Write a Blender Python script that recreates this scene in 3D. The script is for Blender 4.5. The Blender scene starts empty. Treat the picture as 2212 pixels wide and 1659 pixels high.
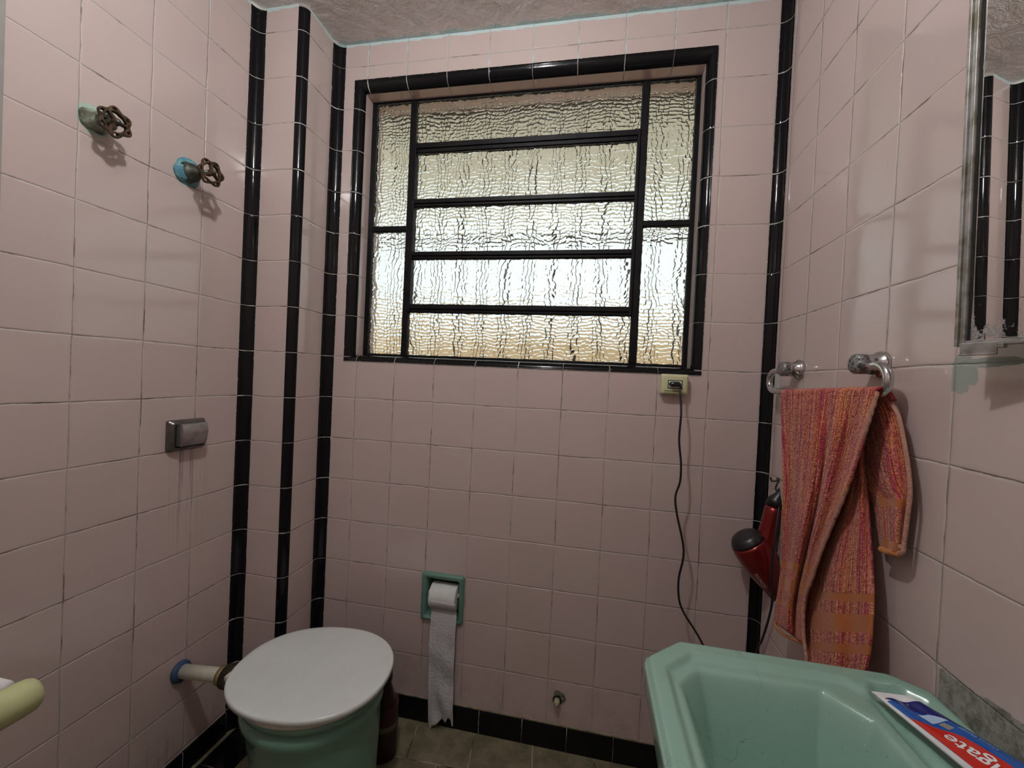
import bpy, math, random
from mathutils import Vector, Matrix, noise
random.seed(7)
C = bpy.context.scene.collection
sc = bpy.context.scene
# ---------------------------------------------------------------- units: one wall tile (15 cm)
T = 0.15
ZF, ZC = -7.53, 8.55            # floor and ceiling, in tiles from the tile row at sink-eye height
XL, XR = -1.987, 9.17           # left and right wall
def W(p): return Vector((p[0]*T, p[1]*T, (p[2]-ZF)*T))
# ---------------------------------------------------------------- camera
CAM = Vector((5.614, -9.162, 0.665))
_r = Vector((0.010, 0.188, 0.048)); _th = _r.length
R0 = Matrix(((1,0,0),(0,0,-1),(0,1,0)))
RC = Matrix.Rotation(_th, 3, _r.normalized()) @ R0      # rows: right, down, forward
FPX = 892.76
cd = bpy.data.cameras.new('camera'); cam = bpy.data.objects.new('camera', cd); C.objects.link(cam)
cd.sensor_width = 36; cd.lens = FPX/2212*36; cd.clip_start = 0.02
r_, d_, f_ = RC[0], RC[1], RC[2]
M = Matrix(((r_[0],-d_[0],-f_[0]),(r_[1],-d_[1],-f_[1]),(r_[2],-d_[2],-f_[2]))).to_4x4()
M.translation = W(CAM); cam.matrix_world = M; sc.camera = cam
def ray(x, y):
    d = RC.transposed() @ Vector(((x-1106)/FPX, (y-829.5)/FPX, 1)); return d
def at(x, y, ax, v):                # a measured picture point on a known plane of the room
    d = ray(x, y); t = (v-CAM[ax])/d[ax]; return CAM + d*t
# ---------------------------------------------------------------- node helper
class S:
    def __init__(s, nt, o): s.nt, s.o = nt, o
    def _m(s, op, *a):
        n = s.nt.nodes.new('ShaderNodeMath'); n.operation = op
        for i, v in enumerate((s,)+a):
            if isinstance(v, S): s.nt.links.new(v.o, n.inputs[i])
            else: n.inputs[i].default_value = v
        return S(s.nt, n.outputs[0])
    def __add__(s, b): return s._m('ADD', b)
    def __sub__(s, b): return s._m('SUBTRACT', b)
    def __mul__(s, b): return s._m('MULTIPLY', b)
    def __truediv__(s, b): return s._m('DIVIDE', b)
    def fl(s): return s._m('FLOOR')
    def fr(s): return s._m('FRACT')
    def ab(s): return s._m('ABSOLUTE')
    def mn(s, b): return s._m('MINIMUM', b)
    def mx(s, b): return s._m('MAXIMUM', b)
    def gt(s, b): return s._m('GREATER_THAN', b)
    def lt(s, b): return s._m('LESS_THAN', b)
    def pw(s, b): return s._m('POWER', b)
    def inv(s): return (s*-1.0)+1.0
    def rng(s, a, b, c=0.0, d=1.0, smooth=True):
        n = s.nt.nodes.new('ShaderNodeMapRange'); n.interpolation_type = 'SMOOTHSTEP' if smooth else 'LINEAR'
        s.nt.links.new(s.o, n.inputs[0])
        for i, v in zip((1,2,3,4), (a,b,c,d)): n.inputs[i].default_value = v
        return S(s.nt, n.outputs[0])
class Mat:
    def __init__(s, name):
        s.m = bpy.data.materials.new(name); s.m.use_nodes = True; s.nt = s.m.node_tree
        s.b = s.nt.nodes['Principled BSDF']; s.out = s.nt.nodes['Material Output']
    def n(s, t): return s.nt.nodes.new(t)
    def l(s, a, b): s.nt.links.new(a.o if isinstance(a, S) else a, b)
    def coord(s, kind='Object', k=1/T):
        t = s.n('ShaderNodeTexCoord'); v = s.n('ShaderNodeVectorMath'); v.operation = 'SCALE'
        s.nt.links.new(t.outputs[kind], v.inputs[0]); v.inputs['Scale'].default_value = k
        return v.outputs[0]
    def pos(s, k=1/T):              # world position in tiles (z from the tile row zero)
        g = s.n('ShaderNodeNewGeometry'); v = s.n('ShaderNodeVectorMath'); v.operation = 'SCALE'
        s.nt.links.new(g.outputs['Position'], v.inputs[0]); v.inputs['Scale'].default_value = k
        w = s.n('ShaderNodeVectorMath'); w.operation = 'ADD'; s.nt.links.new(v.outputs[0], w.inputs[0])
        w.inputs[1].default_value = (0, 0, ZF*T*k); return w.outputs[0]
    def xyz(s, vec):
        n = s.n('ShaderNodeSeparateXYZ'); s.nt.links.new(vec, n.inputs[0]); return [S(s.nt, o) for o in n.outputs]
    def comb(s, a, b, c=0.0):
        n = s.n('ShaderNodeCombineXYZ')
        for i, v in enumerate((a,b,c)):
            if isinstance(v, S): s.l(v, n.inputs[i])
            else: n.inputs[i].default_value = v
        return n.outputs[0]
    def noise(s, vec, scale, detail=3, rough=.5, dist=0, col=False):
        n = s.n('ShaderNodeTexNoise'); s.nt.links.new(vec, n.inputs['Vector'])
        n.inputs['Scale'].default_value = scale; n.inputs['Detail'].default_value = detail
        n.inputs['Roughness'].default_value = rough; n.inputs['Distortion'].default_value = dist
        return n.outputs['Color'] if col else S(s.nt, n.outputs['Fac'])
    def white(s, vec):
        n = s.n('ShaderNodeTexWhiteNoise'); n.noise_dimensions = '3D'; s.nt.links.new(vec, n.inputs[0]); return n.outputs['Color']
    def voro(s, vec, scale, feat='F1', rnd=1.0, out='Distance'):
        n = s.n('ShaderNodeTexVoronoi'); n.feature = feat; s.nt.links.new(vec, n.inputs['Vector'])
        n.inputs['Scale'].default_value = scale; n.inputs['Randomness'].default_value = rnd
        return S(s.nt, n.outputs[out])
    def mix(s, f, a, b):
        n = s.n('ShaderNodeMix'); n.data_type = 'RGBA'
        for i, v in ((0, f), (6, a), (7, b)):
            if isinstance(v, S): s.l(v, n.inputs[i])
            elif isinstance(v, (int, float)): n.inputs[i].default_value = v
            elif isinstance(v, tuple): n.inputs[i].default_value = (*v, 1)
            else: s.nt.links.new(v, n.inputs[i])
        return n.outputs[2]
    def ramp(s, f, stops, const=False):
        n = s.n('ShaderNodeValToRGB'); s.l(f, n.inputs[0]); e = n.color_ramp.elements
        if const: n.color_ramp.interpolation = 'CONSTANT'
        e[0].position, e[0].color = stops[0][0], (*stops[0][1], 1); e[1].position, e[1].color = stops[-1][0], (*stops[-1][1], 1)
        for p, c in stops[1:-1]: k = e.new(p); k.color = (*c, 1)
        return n.outputs[0]
    def bump(s, h, dist=1.0, strength=1.0, inp=True):
        n = s.n('ShaderNodeBump'); s.l(h, n.inputs['Height']); n.inputs['Distance'].default_value = dist; n.inputs['Strength'].default_value = strength
        if inp: s.nt.links.new(n.outputs[0], s.b.inputs['Normal'])
        return n.outputs[0]
    def col(s, c):
        if isinstance(c, tuple): s.b.inputs['Base Color'].default_value = (*c, 1)
        else: s.nt.links.new(c, s.b.inputs['Base Color'])
    def set(s, **k):
        for a, v in k.items():
            i = s.b.inputs[a.replace('_', ' ')]
            if isinstance(v, S): s.l(v, i)
            else: i.default_value = v
        return s
def plain(name, c, rough=.5, metal=0, spec=.5, var=.0, scale=3.0, dark=None, bump=0, coat=0):
    m = Mat(name)
    if var or dark:
        p = m.coord(k=1/T); f = m.noise(p, scale, 4, .6).rng(.35, .7)
        d = dark or tuple(x*(1-var) for x in c)
        m.col(m.mix(f, c, d))
        if bump: m.bump(m.noise(p, scale*3, 4, .6), bump)
    else: m.col(c)
    m.set(Roughness=rough, Metallic=metal, Specular_IOR_Level=spec, Coat_Weight=coat)
    return m.m
# ---------------------------------------------------------------- materials
PINK = (.575, .463, .436)
GRA, GRB = (.56, .52, .48), (.17, .13, .11)
def tile_mat(name, ua, uo=0.0, ulines=True, vlines=True, va=2, vo=0.0, base=PINK, extra=None, paint=True):
    m = Mat(name); P = m.pos(); X = m.xyz(P)
    wob = m.xyz(m.noise(P, .9, 2, .5, col=True)); 
    fine = m.xyz(m.noise(P, 9, 2, .5, col=True))
    u = X[ua] + uo; v = X[va] + vo
    u2 = u + (wob[0]-.5)*.035 + (fine[0]-.5)*.012; v2 = v + (wob[1]-.5)*.035 + (fine[1]-.5)*.012
    rnd = m.xyz(m.white(m.comb(u2.fl() if ulines else 0.0, v2.fl() if vlines else 0.0, float(ua)+.5)))
    fu = (u2+.5).fr()-.5; fv = (v2+.5).fr()-.5; gu = u2.fr()-.5; gv = v2.fr()-.5
    big = u*0.0+1.0
    du = fu.ab() if ulines else big; dv = fv.ab() if vlines else big
    brk = m.noise(P, 5, 3, .6)
    w = brk.rng(.3, .7, .002, .007)
    # distance to nearest joint
    d = du.mn(dv)
    line = ((d - w)/.006).mn(1.0).mx(0.0).inv()
    dirt = m.noise(P, 1.7, 4, .65).rng(.48, .66)
    gro = m.mix(dirt, GRA, GRB)
    # tile glaze
    hue = m.mix(rnd[0], base, tuple(a*b for a, b in zip(base, (.965, 1.0, .975))))
    hue = m.mix(rnd[1]*.6, hue, tuple(a*b for a, b in zip(base, (.97, .955, .985))))
    cloud = m.noise(P, .8, 3, .5).rng(.35, .7)
    hue = m.mix(cloud*.35, hue, tuple(a*b for a, b in zip(base, (.93, .93, .90))))
    speck = m.noise(P, 24, 2, .5).gt(.80)
    hue = m.mix(speck*.5, hue, (.22, .16, .13))
    scr = m.noise(m.comb(X[ua]*3.0, X[va]*.35, 0.0), 7, 5, .75, 1.5)
    hue = m.mix(scr.rng(.66, .74)*.22, hue, (.40, .30, .27))
    col = m.mix(line, hue, gro)
    grime = X[2].rng(-7.2, -5.2, 1.0, 0.0)*m.noise(P, 2.2, 5, .7).rng(.4, .7)
    col = m.mix(grime*.35, col, (.25, .19, .14))
    rough = line*.6 + .09 + (scr.rng(.5, .75)*.08)
    if paint:
        edge = X[2] - (m.noise(P, 1.3, 5, .75).rng(.3, .7, 0.0, .09, False)) 
        pm = edge.gt(8.44)
        drip = (du - m.noise(P, 2.0, 3, .6).rng(.4, .65, 0.0, .022)).lt(0.0)*X[2].gt(7.55)
        pm = pm.mx(drip)
        col = m.mix(pm, col, (.52, .64, .63)); rough = rough.mx(pm*.6)
    if extra:
        col, rough = extra(m, X, P, col, rough)
    m.col(col); m.set(Roughness=rough, Specular_IOR_Level=.6)
    r2, r1 = rnd[2]-.5, rnd[1]-.5
    pill = (d/.034).mn(1.0); pill = pill*(pill*-1.0+2.0)
    wav = m.noise(P, 1.6, 2, .5)
    h = pill*.0009 + (gu*r1 + gv*r2)*.0022 + wav*.0006 - line*.0006
    h = h + m.noise(P, 60, 2, .5)*.00002
    m.bump(h, 1.0)
    return m.m
def blob(m, X, a, b, ca, cb, ra, rb, P, n=.5, sc=4):
    k = ((X[a]-ca)/ra); l = ((X[b]-cb)/rb)
    return ((k*k + l*l)._m('SQRT') + (m.noise(P, sc, 4, .6)-.5)*n)
def ex_left(m, X, P, col, rough):
    ny = m.noise(m.comb(0.0, X[1]*9.0, X[2]*.35), 1.3, 4, .7)
    st = (X[1]+2.48).ab().rng(.12, .55, 1, 0)*X[2].rng(-3.4, -1.5, 0, 1)*X[2].lt(-1.0)
    col = m.mix(st*ny.rng(.48, .7)*.75, col, (.17, .14, .12))
    st2 = (X[1]+3.1).ab().rng(.3, 1.1, 1, 0)*X[2].rng(-7.0, -5.9, 1, 0)*X[2].rng(-7.3,-7.0,1,1)
    col = m.mix(st2*ny.rng(.45, .7)*.5, col, (.2, .16, .12))
    for y, z, c in ((-4.17, 4.27, (.42,.55,.47)), (-2.70, 4.22, (.35,.55,.55))):
        bl = blob(m, X, 1, 2, y, z, .22, .25, P, .9, 3).lt(.95)
        col = m.mix(bl, col, c)
    return col, rough
def ex_right(m, X, P, col, rough):
    # cement patches: below the mirror, beside the strip and behind the sink
    for (y, z, ry, rz, c) in ((-4.36, .92, .20, .20, (.33,.36,.32)), (-4.60, 1.01, .42, .05, (.33,.36,.32)), (-.32, .8, .10, .25, (.48,.53,.51))):
        bl = blob(m, X, 1, 2, y, z, ry, rz, P, 1.1, 7).lt(.95)*((X[1]+4.26).lt(0.0) if y < -1 else 1.0)
        tex = m.noise(P, 9, 5, .7)
        col = m.mix(bl, col, m.mix(tex.rng(.55,.8), c, tuple(x*.45 for x in c))); rough = rough.mx(bl*.7)
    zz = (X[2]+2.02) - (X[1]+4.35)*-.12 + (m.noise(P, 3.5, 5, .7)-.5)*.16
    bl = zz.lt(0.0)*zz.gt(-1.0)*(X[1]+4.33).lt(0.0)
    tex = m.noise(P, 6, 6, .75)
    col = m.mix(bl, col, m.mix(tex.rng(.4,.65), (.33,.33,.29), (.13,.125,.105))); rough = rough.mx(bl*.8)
    return col, rough
M_back = tile_mat('pink tile back', 0)
M_left = tile_mat('pink tile left', 1, .348, extra=ex_left)
M_right = tile_mat('pink tile right', 1, .284, extra=ex_right)
M_pf = tile_mat('pink tile pier front', 0, .43, ulines=False)
M_ps = tile_mat('pink tile pier side', 1, .5, ulines=False)
M_rv = tile_mat('pink tile reveal', 0, 0, vlines=False, va=1, paint=False, base=(.60,.45,.42))
M_rs = tile_mat('pink tile reveal side', 1, .5, ulines=False, paint=False)
def black_mat(name, off=0.0, period=1.0, scuff=.5, lw=1.0):
    m = Mat(name); t = m.n('ShaderNodeTexCoord'); U = m.xyz(t.outputs['UV']); P = m.pos()
    n = m.noise(P, 7, 3, .6)
    v = U[1]/period + off + (n-.5)*.02
    d = ((v+.5).fr()-.5).ab()
    w = m.noise(P, 1.1, 3, .6).rng(.35, .7, .003*lw, .012*lw)
    line = (d-w).lt(0.0)
    e = (U[0]-.5).ab()
    chip = m.noise(P, 14, 3, .7).rng(.5, .8, 0.0, .05)
    edge = (e + chip).gt(.487)
    white = line.mx(edge)
    g = m.mix(m.noise(P, 2.3, 4, .7).rng(.4, .6), (.66,.66,.60), (.22,.19,.16))
    sc = m.noise(P, 11, 5, .8).rng(.70, .80)*scuff
    scc = m.noise(P, 26, 2, .6).gt(.76)*.6*scuff
    bl = m.mix(sc.mx(scc), (.006,.006,.007), (.09,.09,.085))
    m.col(m.mix(white, bl, g)); m.set(Roughness=white*.5+.09+sc*.3, Specular_IOR_Level=.22)
    h = (d/.03).mn(1.0)*.0006 + m.noise(P, 3, 2, .5)*.0006
    m.bump(h, 1.0)
    return m.m
M_blk = black_mat('black glazed cove'); M_bb = black_mat('black glazed baseboard', scuff=1.0, lw=.55)
def ceiling_mat():
    m = Mat('rough plaster'); P = m.pos(); X = m.xyz(P)
    a = m.noise(P, 1.2, 4, .55, 1.8); b = m.noise(P, 2.2, 3, .5, 2.5); r = m.noise(m.comb(X[0]*.8, X[1]*1.6, 0.0), 1.5, 3, .5, 3.2)
    ridge = (r-.5).ab().rng(0.0, .035, 1, 0)
    c = m.mix(a.rng(.3,.7), (.80,.74,.71), (.72,.68,.64))
    c = m.mix(ridge*.2, c, (.88,.86,.82))
    c = m.mix(m.noise(P, 1.0, 4, .6).rng(.62,.66)*.3, c, (.60,.42,.38))
    eg = X[1] + m.noise(P, 1.3, 5, .75).rng(.3,.7,-.06,.16)
    c = m.mix(eg.gt(-.03), c, (.52,.64,.63))
    m.col(c); m.set(Roughness=.38, Specular_IOR_Level=.5)
    m.bump(b*.004 + a*.010 + ridge*.0022, 1.0, .8); return m.m
M_ceil = ceiling_mat()
def floor_mat():
    m = Mat('worn olive floor tile'); P = m.pos(); X = m.xyz(P)
    f = m.noise(P, 5, 3, .6); u = X[0] + X[1]*.12 + (f-.5)*.03; v = X[1]*1.0 - X[0]*.03 + (f-.5)*.03
    row = (v/1.05).fl(); uu = u/1.35 + (row*.5)
    d = (((uu+.5).fr()-.5).ab()*1.35).mn((((v/1.05)+.5).fr()-.5).ab())
    line = (d-.014).lt(0.0)
    n = m.noise(P, 2.5, 7, .75)
    c = m.mix(n.rng(.35,.65), (.23,.205,.125), (.13,.115,.065))
    c = m.mix(m.noise(P, 12, 4, .7).rng(.6,.8)*.5, c, (.09,.075,.045))
    g = m.mix(m.noise(P, 2, 3, .6).rng(.45,.6), (.34,.31,.22), (.05,.04,.025))
    c = m.mix(line, c, g)
    sp = m.noise(P, 30, 1, .5).gt(.82)
    c = m.mix(sp, c, (.6,.6,.55))
    m.col(c); m.set(Roughness=.5); m.bump((d/.04).mn(1.0)*.0015 + n*.002, 1.0); return m.m
M_floor = floor_mat()
def glass_mat():
    m = Mat('hammered glass'); P = m.pos(); X = m.xyz(P)
    q = m.comb(X[0] + (m.noise(P, 1.1, 2, .5)-.5)*.35, X[2] + (m.noise(P, 1.3, 2, .5)-.5)*.3, X[1]*0.0)
    v = m.voro(q, 12.5, 'F1', .48)
    big = m.noise(P, 1.4, 3, .55)
    m.col((.96,.98,.96)); m.set(Roughness=.06, IOR=1.45, Transmission_Weight=1.0)
    h = (v*v)*-.0040 + big*.003
    m.bump(h, 1.0)
    tr = m.n('ShaderNodeBsdfTransparent'); tr.inputs[0].default_value = (.9,.93,.9,1)
    mx = m.n('ShaderNodeMixShader'); mx.inputs[0].default_value = .05
    m.nt.links.new(m.b.outputs[0], mx.inputs[1]); m.nt.links.new(tr.outputs[0], mx.inputs[2])
    m.nt.links.new(mx.outputs[0], m.out.inputs[0]); return m.m
M_glass = glass_mat()
M_flat = Mat('smooth outer glass'); M_flat.col((.97,.99,.97)); M_flat.set(Roughness=.02, IOR=1.45, Transmission_Weight=1.0); M_flat = M_flat.m
M_iron = plain('black painted iron', (.004,.004,.005), .45, spec=.15, dark=(.010,.009,.009), scale=4, bump=.0006)
M_putty = plain('dirty glazing putty', (.02,.018,.016), .8, dark=(.10,.09,.08), scale=14)
def green_mat(name, c, cracks=True):
    m = Mat(name); P = m.pos()
    n = m.noise(P, 1.5, 4, .6)
    k = m.mix(n.rng(.35,.7)*.5, c, tuple(x*.9 for x in c))
    if cracks:
        q = m.noise(P, 2.2, 3, .5, col=True); mm = m.n('ShaderNodeVectorMath'); mm.operation='MULTIPLY_ADD'
        m.nt.links.new(q, mm.inputs[0]); mm.inputs[1].default_value=(.5,.5,.5); m.nt.links.new(P, mm.inputs[2])
        e = m.voro(mm.outputs[0], .75, 'DISTANCE_TO_EDGE')
        msk = m.noise(P, .9, 2, .5).rng(.48,.54)
        k = m.mix(e.rng(.0, .0022, 1, 0)*msk*.55, k, tuple(x*.3 for x in c))
        k = m.mix(m.noise(P, 22, 3, .7).rng(.66,.76)*.25, k, (.62,.7,.66))
    m.col(k); m.set(Roughness=.2 + (n.rng(.4,.8)*.12) if False else .22, Specular_IOR_Level=.5, Coat_Weight=.3, Coat_Roughness=.12)
    m.bump(m.noise(P, 3, 2, .5)*.0008, 1.0); return m.m
M_sink = green_mat('sea green glazed ceramic', (.27,.45,.365))
M_wc = green_mat('green glazed toilet ceramic', (.16,.32,.245), False)
M_tph = green_mat('deep green glazed ceramic', (.13,.27,.215), False)
M_lid = plain('white plastic seat', (.77,.83,.81), .2, var=.05, scale=2, coat=.4)
M_lid2 = plain('off white plastic', (.68,.66,.60), .35, var=.1)
M_pvc = plain('off white pvc', (.66,.66,.55), .4, var=.12, scale=8)
M_blue = plain('blue rubber sealing ring', (.03,.085,.19), .55, dark=(.02,.05,.09), scale=6)
M_brass = plain('dirty brass', (.40,.32,.15), .5, .4, dark=(.16,.12,.05), scale=5, bump=.002)
M_dark = plain('grimy dark metal', (.07,.055,.035), .6, .5, dark=(.02,.017,.012), scale=6, bump=.003)
M_steel = plain('worn chrome', (.62,.62,.62), .16, 1.0, var=.12, scale=3)
M_alu = plain('dull aluminium', (.52,.52,.51), .42, .8, dark=(.26,.25,.20), scale=6)
M_pit = Mat('pitted chrome'); 
_p = M_pit.coord(); _n = M_pit.noise(_p, 30, 5, .75)
M_pit.col(M_pit.mix(_n.rng(.45,.62), (.40,.40,.40), (.06,.055,.05))); M_pit.set(Metallic=.8, Roughness=_n.rng(.4,.6,.2,.7)); M_pit.bump(_n*.0015, 1.0); M_pit = M_pit.m
M_plate = plain('tarnished chrome plate', (.20,.185,.185), .32, .75, dark=(.10,.095,.085), scale=3)
M_btn = plain('scratched chrome button', (.40,.37,.37), .33, .7, dark=(.26,.24,.245), scale=4, bump=.0006)
M_void = plain('black gap', (.006,.006,.005), .8)
M_rust = plain('rusted cast iron', (.085,.05,.022), .62, .35, dark=(.028,.017,.010), scale=7, bump=.004)
M_verd = plain('plaster stained pale green', (.36,.44,.34), .85, dark=(.09,.08,.05), scale=4, bump=.006)
M_cyan = plain('blue green verdigris', (.08,.26,.36), .8, dark=(.20,.42,.42), scale=7, bump=.006)
M_bonnet = plain('greenish tarnished brass', (.10,.12,.09), .45, .6, dark=(.05,.055,.045), scale=5)
M_cream = plain('aged cream plastic', (.60,.60,.36), .4, var=.1)
M_ivory = plain('pale socket insert', (.62,.66,.56), .4)
M_black = plain('black plastic', (.012,.012,.013), .35)
M_cord = plain('black rubber cord', (.010,.009,.009), .4)
M_paper = plain('white tissue paper', (.74,.77,.75), .95, var=.06, scale=6, bump=.002)
M_sheet = plain('tissue sheet', (.60,.60,.615), .95, var=.08, scale=5, bump=.003)
M_yel = plain('yellowed plastic spindle', (.55,.48,.18), .4)
M_stub = plain('beige pipe cap', (.42,.40,.27), .45, var=.3, scale=9)
M_hole = plain('broken plaster', (.13,.12,.09), .95, dark=(.33,.32,.28), scale=9, bump=.01)
M_red = Mat('metallic red shell'); M_red.col((.20,.006,.006)); M_red.set(Metallic=.55, Roughness=.3, Coat_Weight=.5, Coat_Roughness=.1); M_red = M_red.m
M_letw = plain('silver lettering', (.65,.62,.62), .4)
M_maroon = plain('dark maroon plastic', (.02,.003,.005), .35)
M_labelA = plain('printed label', (.035,.006,.008), .4); M_labelB = plain('pale label band', (.10,.09,.06), .5)
M_gripg = plain('aged pale green grip', (.44,.46,.23), .6, var=.12, scale=5)
M_whitep = plain('white enamelled tube', (.75,.74,.74), .4)
M_grey = plain('grey painted jamb', (.30,.29,.27), .7, var=.1)
M_hem = plain('pale orange hem cord', (.66,.34,.25), .9, var=.25, scale=20, bump=.004)
M_hem2 = plain('orange woven edge', (.50,.20,.07), .9, var=.2, scale=20)
M_pw = plain('tube white', (.80,.82,.84), .3); M_pn = plain('tube navy', (.012,.016,.16), .22); M_pb = plain('tube blue', (.01,.10,.42), .22, coat=.4)
M_pr = plain('tube red', (.56,.022,.014), .25, coat=.4); M_pz = plain('tube pale blue print', (.45,.62,.85), .4); M_py = plain('tube yellow print', (.70,.62,.16), .4)
M_gut = plain('neighbour render', (.86,.62,.38), .9, var=.1, scale=.6); M_soff = plain('eave boards', (.88,.85,.72), .9, var=.12, scale=.8)
M_white_w = plain('white rendered wall', (.75,.76,.75), .9)
M_ground = plain('concrete yard', (.62,.60,.55), .9, var=.2, scale=.5)
def mirror_mat():
    m = Mat('aged mirror'); t = m.n('ShaderNodeTexCoord'); U = m.xyz(t.outputs['UV']); P = m.coord()
    n = m.noise(P, 7, 6, .75); k = U[1].rng(0.0, .08, .22, 0.0)+U[0].rng(0.0, .10, .12, 0.0)
    sp = (n + k).rng(.70, .86)*.8
    m.col(m.mix(sp, (.86,.86,.84), (.10,.085,.075))); m.set(Metallic=sp.inv(), Roughness=sp*.5+.008)
    return m.m
M_mir = mirror_mat()
def towel_mat():
    m = Mat('striped terry'); t = m.n('ShaderNodeTexCoord'); U = m.xyz(t.outputs['UV']); P = m.pos()
    u, v = U[0], U[1]
    w = m.noise(m.comb(u*1.0, v*.03, 0.0), 34, 1, .5)
    stripe = m.ramp(w, [(.22,(.62,.22,.04)),(.32,(.60,.11,.04)),(.38,(.36,.015,.08)),(.43,(.72,.24,.18)),(.47,(.66,.30,.05)),(.50,(.50,.06,.06)),(.54,(.30,.012,.07)),(.575,(.70,.30,.07)),(.61,(.66,.15,.14)),(.65,(.26,.012,.08)),(.70,(.66,.22,.05)),(.78,(.42,.03,.12))])
    Z = m.xyz(P)[2]; q = m.comb(u*90.0, Z*42.0, 0.0)
    loop = m.voro(q, 1.0, 'F1', .9)
    rc = m.xyz(m.white(m.comb((u*90.0).fl(), (Z*24.0).fl(), 2.0)))
    c = m.mix(rc[0].gt(.78)*.3, stripe, m.mix(rc[1], (.72,.40,.15), (.72,.32,.26)))
    c = m.mix(rc[2].gt(.84)*.4, c, (.34,.03,.06))
    c = m.mix(loop.rng(.3,.8)*.5, c, (.18,.02,.02))
    b = v.gt(.80)*v.lt(.83)
    b = b.mx(v.gt(.86)*v.lt(.90)).mx(v.gt(.93)*v.lt(.945))
    wv = m.noise(m.comb(u*60.0, v*400.0, 0.0), 3, 2, .5)
    flat = m.mix(wv.rng(.3,.7), (.47,.155,.05), (.38,.115,.038))
    m.col(m.mix(b, c, flat)); m.set(Roughness=.95, Specular_IOR_Level=.1, Sheen_Weight=.2)
    h = (loop*-.0022 + m.noise(q, .35, 2, .5)*.002)*(b*-.9+1.0) - b*.0015
    m.bump(h, 1.0); return m.m
M_tow = towel_mat()
# ---------------------------------------------------------------- object helpers
def tag(o, label=None, cat=None, group=None, kind=None):
    if label: o['label'] = label
    if cat: o['category'] = cat
    if group: o['group'] = group
    if kind: o['kind'] = kind
    return o
WL = {}
def thing(name, label, cat, base, group=None, kind=None):
    o = bpy.data.objects.new(name, None); C.objects.link(o); o.empty_display_size = .05
    o.location = W(base); WL[o] = W(base); return tag(o, label, cat, group, kind)
def obj(name, VF, mat, parent=None, base=None, smooth=True, bevel=0, uv=None, seg=2, solid=0, sub=0, auto=None):
    V, F = VF
    if parent is not None: org = WL[parent]
    else:
        if base is None:
            n = len(V); base = (sum(v[0] for v in V)/n, sum(v[1] for v in V)/n, min(v[2] for v in V))
        org = W(base)
    me = bpy.data.meshes.new(name); me.from_pydata([W(v)-org for v in V], [], F); me.update()
    mats = mat if isinstance(mat, list) else [mat]
    for k in mats: me.materials.append(k)
    if uv:
        l = me.uv_layers.new(name='UVMap')
        for lp in me.loops: l.data[lp.index].uv = uv[lp.vertex_index]
    for p in me.polygons: p.use_smooth = smooth
    o = bpy.data.objects.new(name, me); C.objects.link(o)
    if parent is not None: o.parent = parent
    else: o.location = org
    WL[o] = org
    if solid: s = o.modifiers.new('solid', 'SOLIDIFY'); s.thickness = solid; s.offset = 0
    if bevel:
        b = o.modifiers.new('bevel', 'BEVEL'); b.width = bevel; b.segments = seg; b.limit_method = 'ANGLE'; b.angle_limit = math.radians(40)
        b.harden_normals = True
    if sub: s = o.modifiers.new('sub', 'SUBSURF'); s.levels = sub; s.render_levels = sub
    if auto is not None:
        import math as _m
        try: me.set_sharp_from_angle(angle=_m.radians(auto))
        except Exception: pass
    return o
def join(*L):
    V, F = [], []
    for v, f in L:
        k = len(V); V += list(v); F += [tuple(i+k for i in q) for q in f]
    return V, F
def box(x0, x1, y0, y1, z0, z1):
    V = [(x, y, z) for z in (z0, z1) for y in (y0, y1) for x in (x0, x1)]
    return V, [(0,2,3,1),(4,5,7,6),(0,1,5,4),(2,6,7,3),(0,4,6,2),(1,3,7,5)]
def frame(d):                      # two vectors perpendicular to d
    d = Vector(d).normalized(); a = Vector((0,0,1)) if abs(d.z) < .9 else Vector((1,0,0))
    u = d.cross(a).normalized(); return u, u.cross(d).normalized(), d
def loft(rings, cap0=True, cap1=True):
    n = len(rings[0]); V = [tuple(p) for r in rings for p in r]; F = []
    for k in range(len(rings)-1):
        for i in range(n):
            j = (i+1) % n; F.append((k*n+i, k*n+j, (k+1)*n+j, (k+1)*n+i))
    if cap0: F.append(tuple(range(n-1, -1, -1)))
    if cap1: F.append(tuple((len(rings)-1)*n+i for i in range(n)))
    return V, F
def lathe(c, d, prof, n=32, squash=None):
    """prof: (distance along d, radius)"""
    u, w, d = frame(d); c = Vector(c); R = []
    for t, r in prof:
        R.append([c + d*t + (u*math.cos(2*math.pi*i/n) + w*math.sin(2*math.pi*i/n))*max(r, 1e-4) for i in range(n)])
    return loft(R)
def tube(path, r, n=12, closed=False):
    P = [Vector(p) for p in path]; R = []; pu = None; m = len(P)
    for i, p in enumerate(P):
        if closed: t = P[(i+1) % m]-P[i-1]
        else: t = P[min(i+1, m-1)]-P[max(i-1, 0)]
        t = t.normalized()
        if pu is None: pu = frame(t)[0]
        pu = (pu - t*pu.dot(t)).normalized(); w = t.cross(pu)
        rr = r[i] if isinstance(r, (list, tuple)) else r
        R.append([p + (pu*math.cos(2*math.pi*k/n) + w*math.sin(2*math.pi*k/n))*rr for k in range(n)])
    if closed:
        R.append(R[0]); return loft(R, False, False)
    return loft(R)
def smooth_path(P, k=6):
    P = [Vector(p) for p in P]; out = []
    for i in range(len(P)-1):
        a, b, c, d = P[max(i-1,0)], P[i], P[i+1], P[min(i+2, len(P)-1)]
        for j in range(k):
            t = j/k; out.append(.5*((2*b)+(c-a)*t+(2*a-5*b+4*c-d)*t*t+(3*b-a-3*c+d)*t**3))
    out.append(P[-1]); return out
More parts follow.
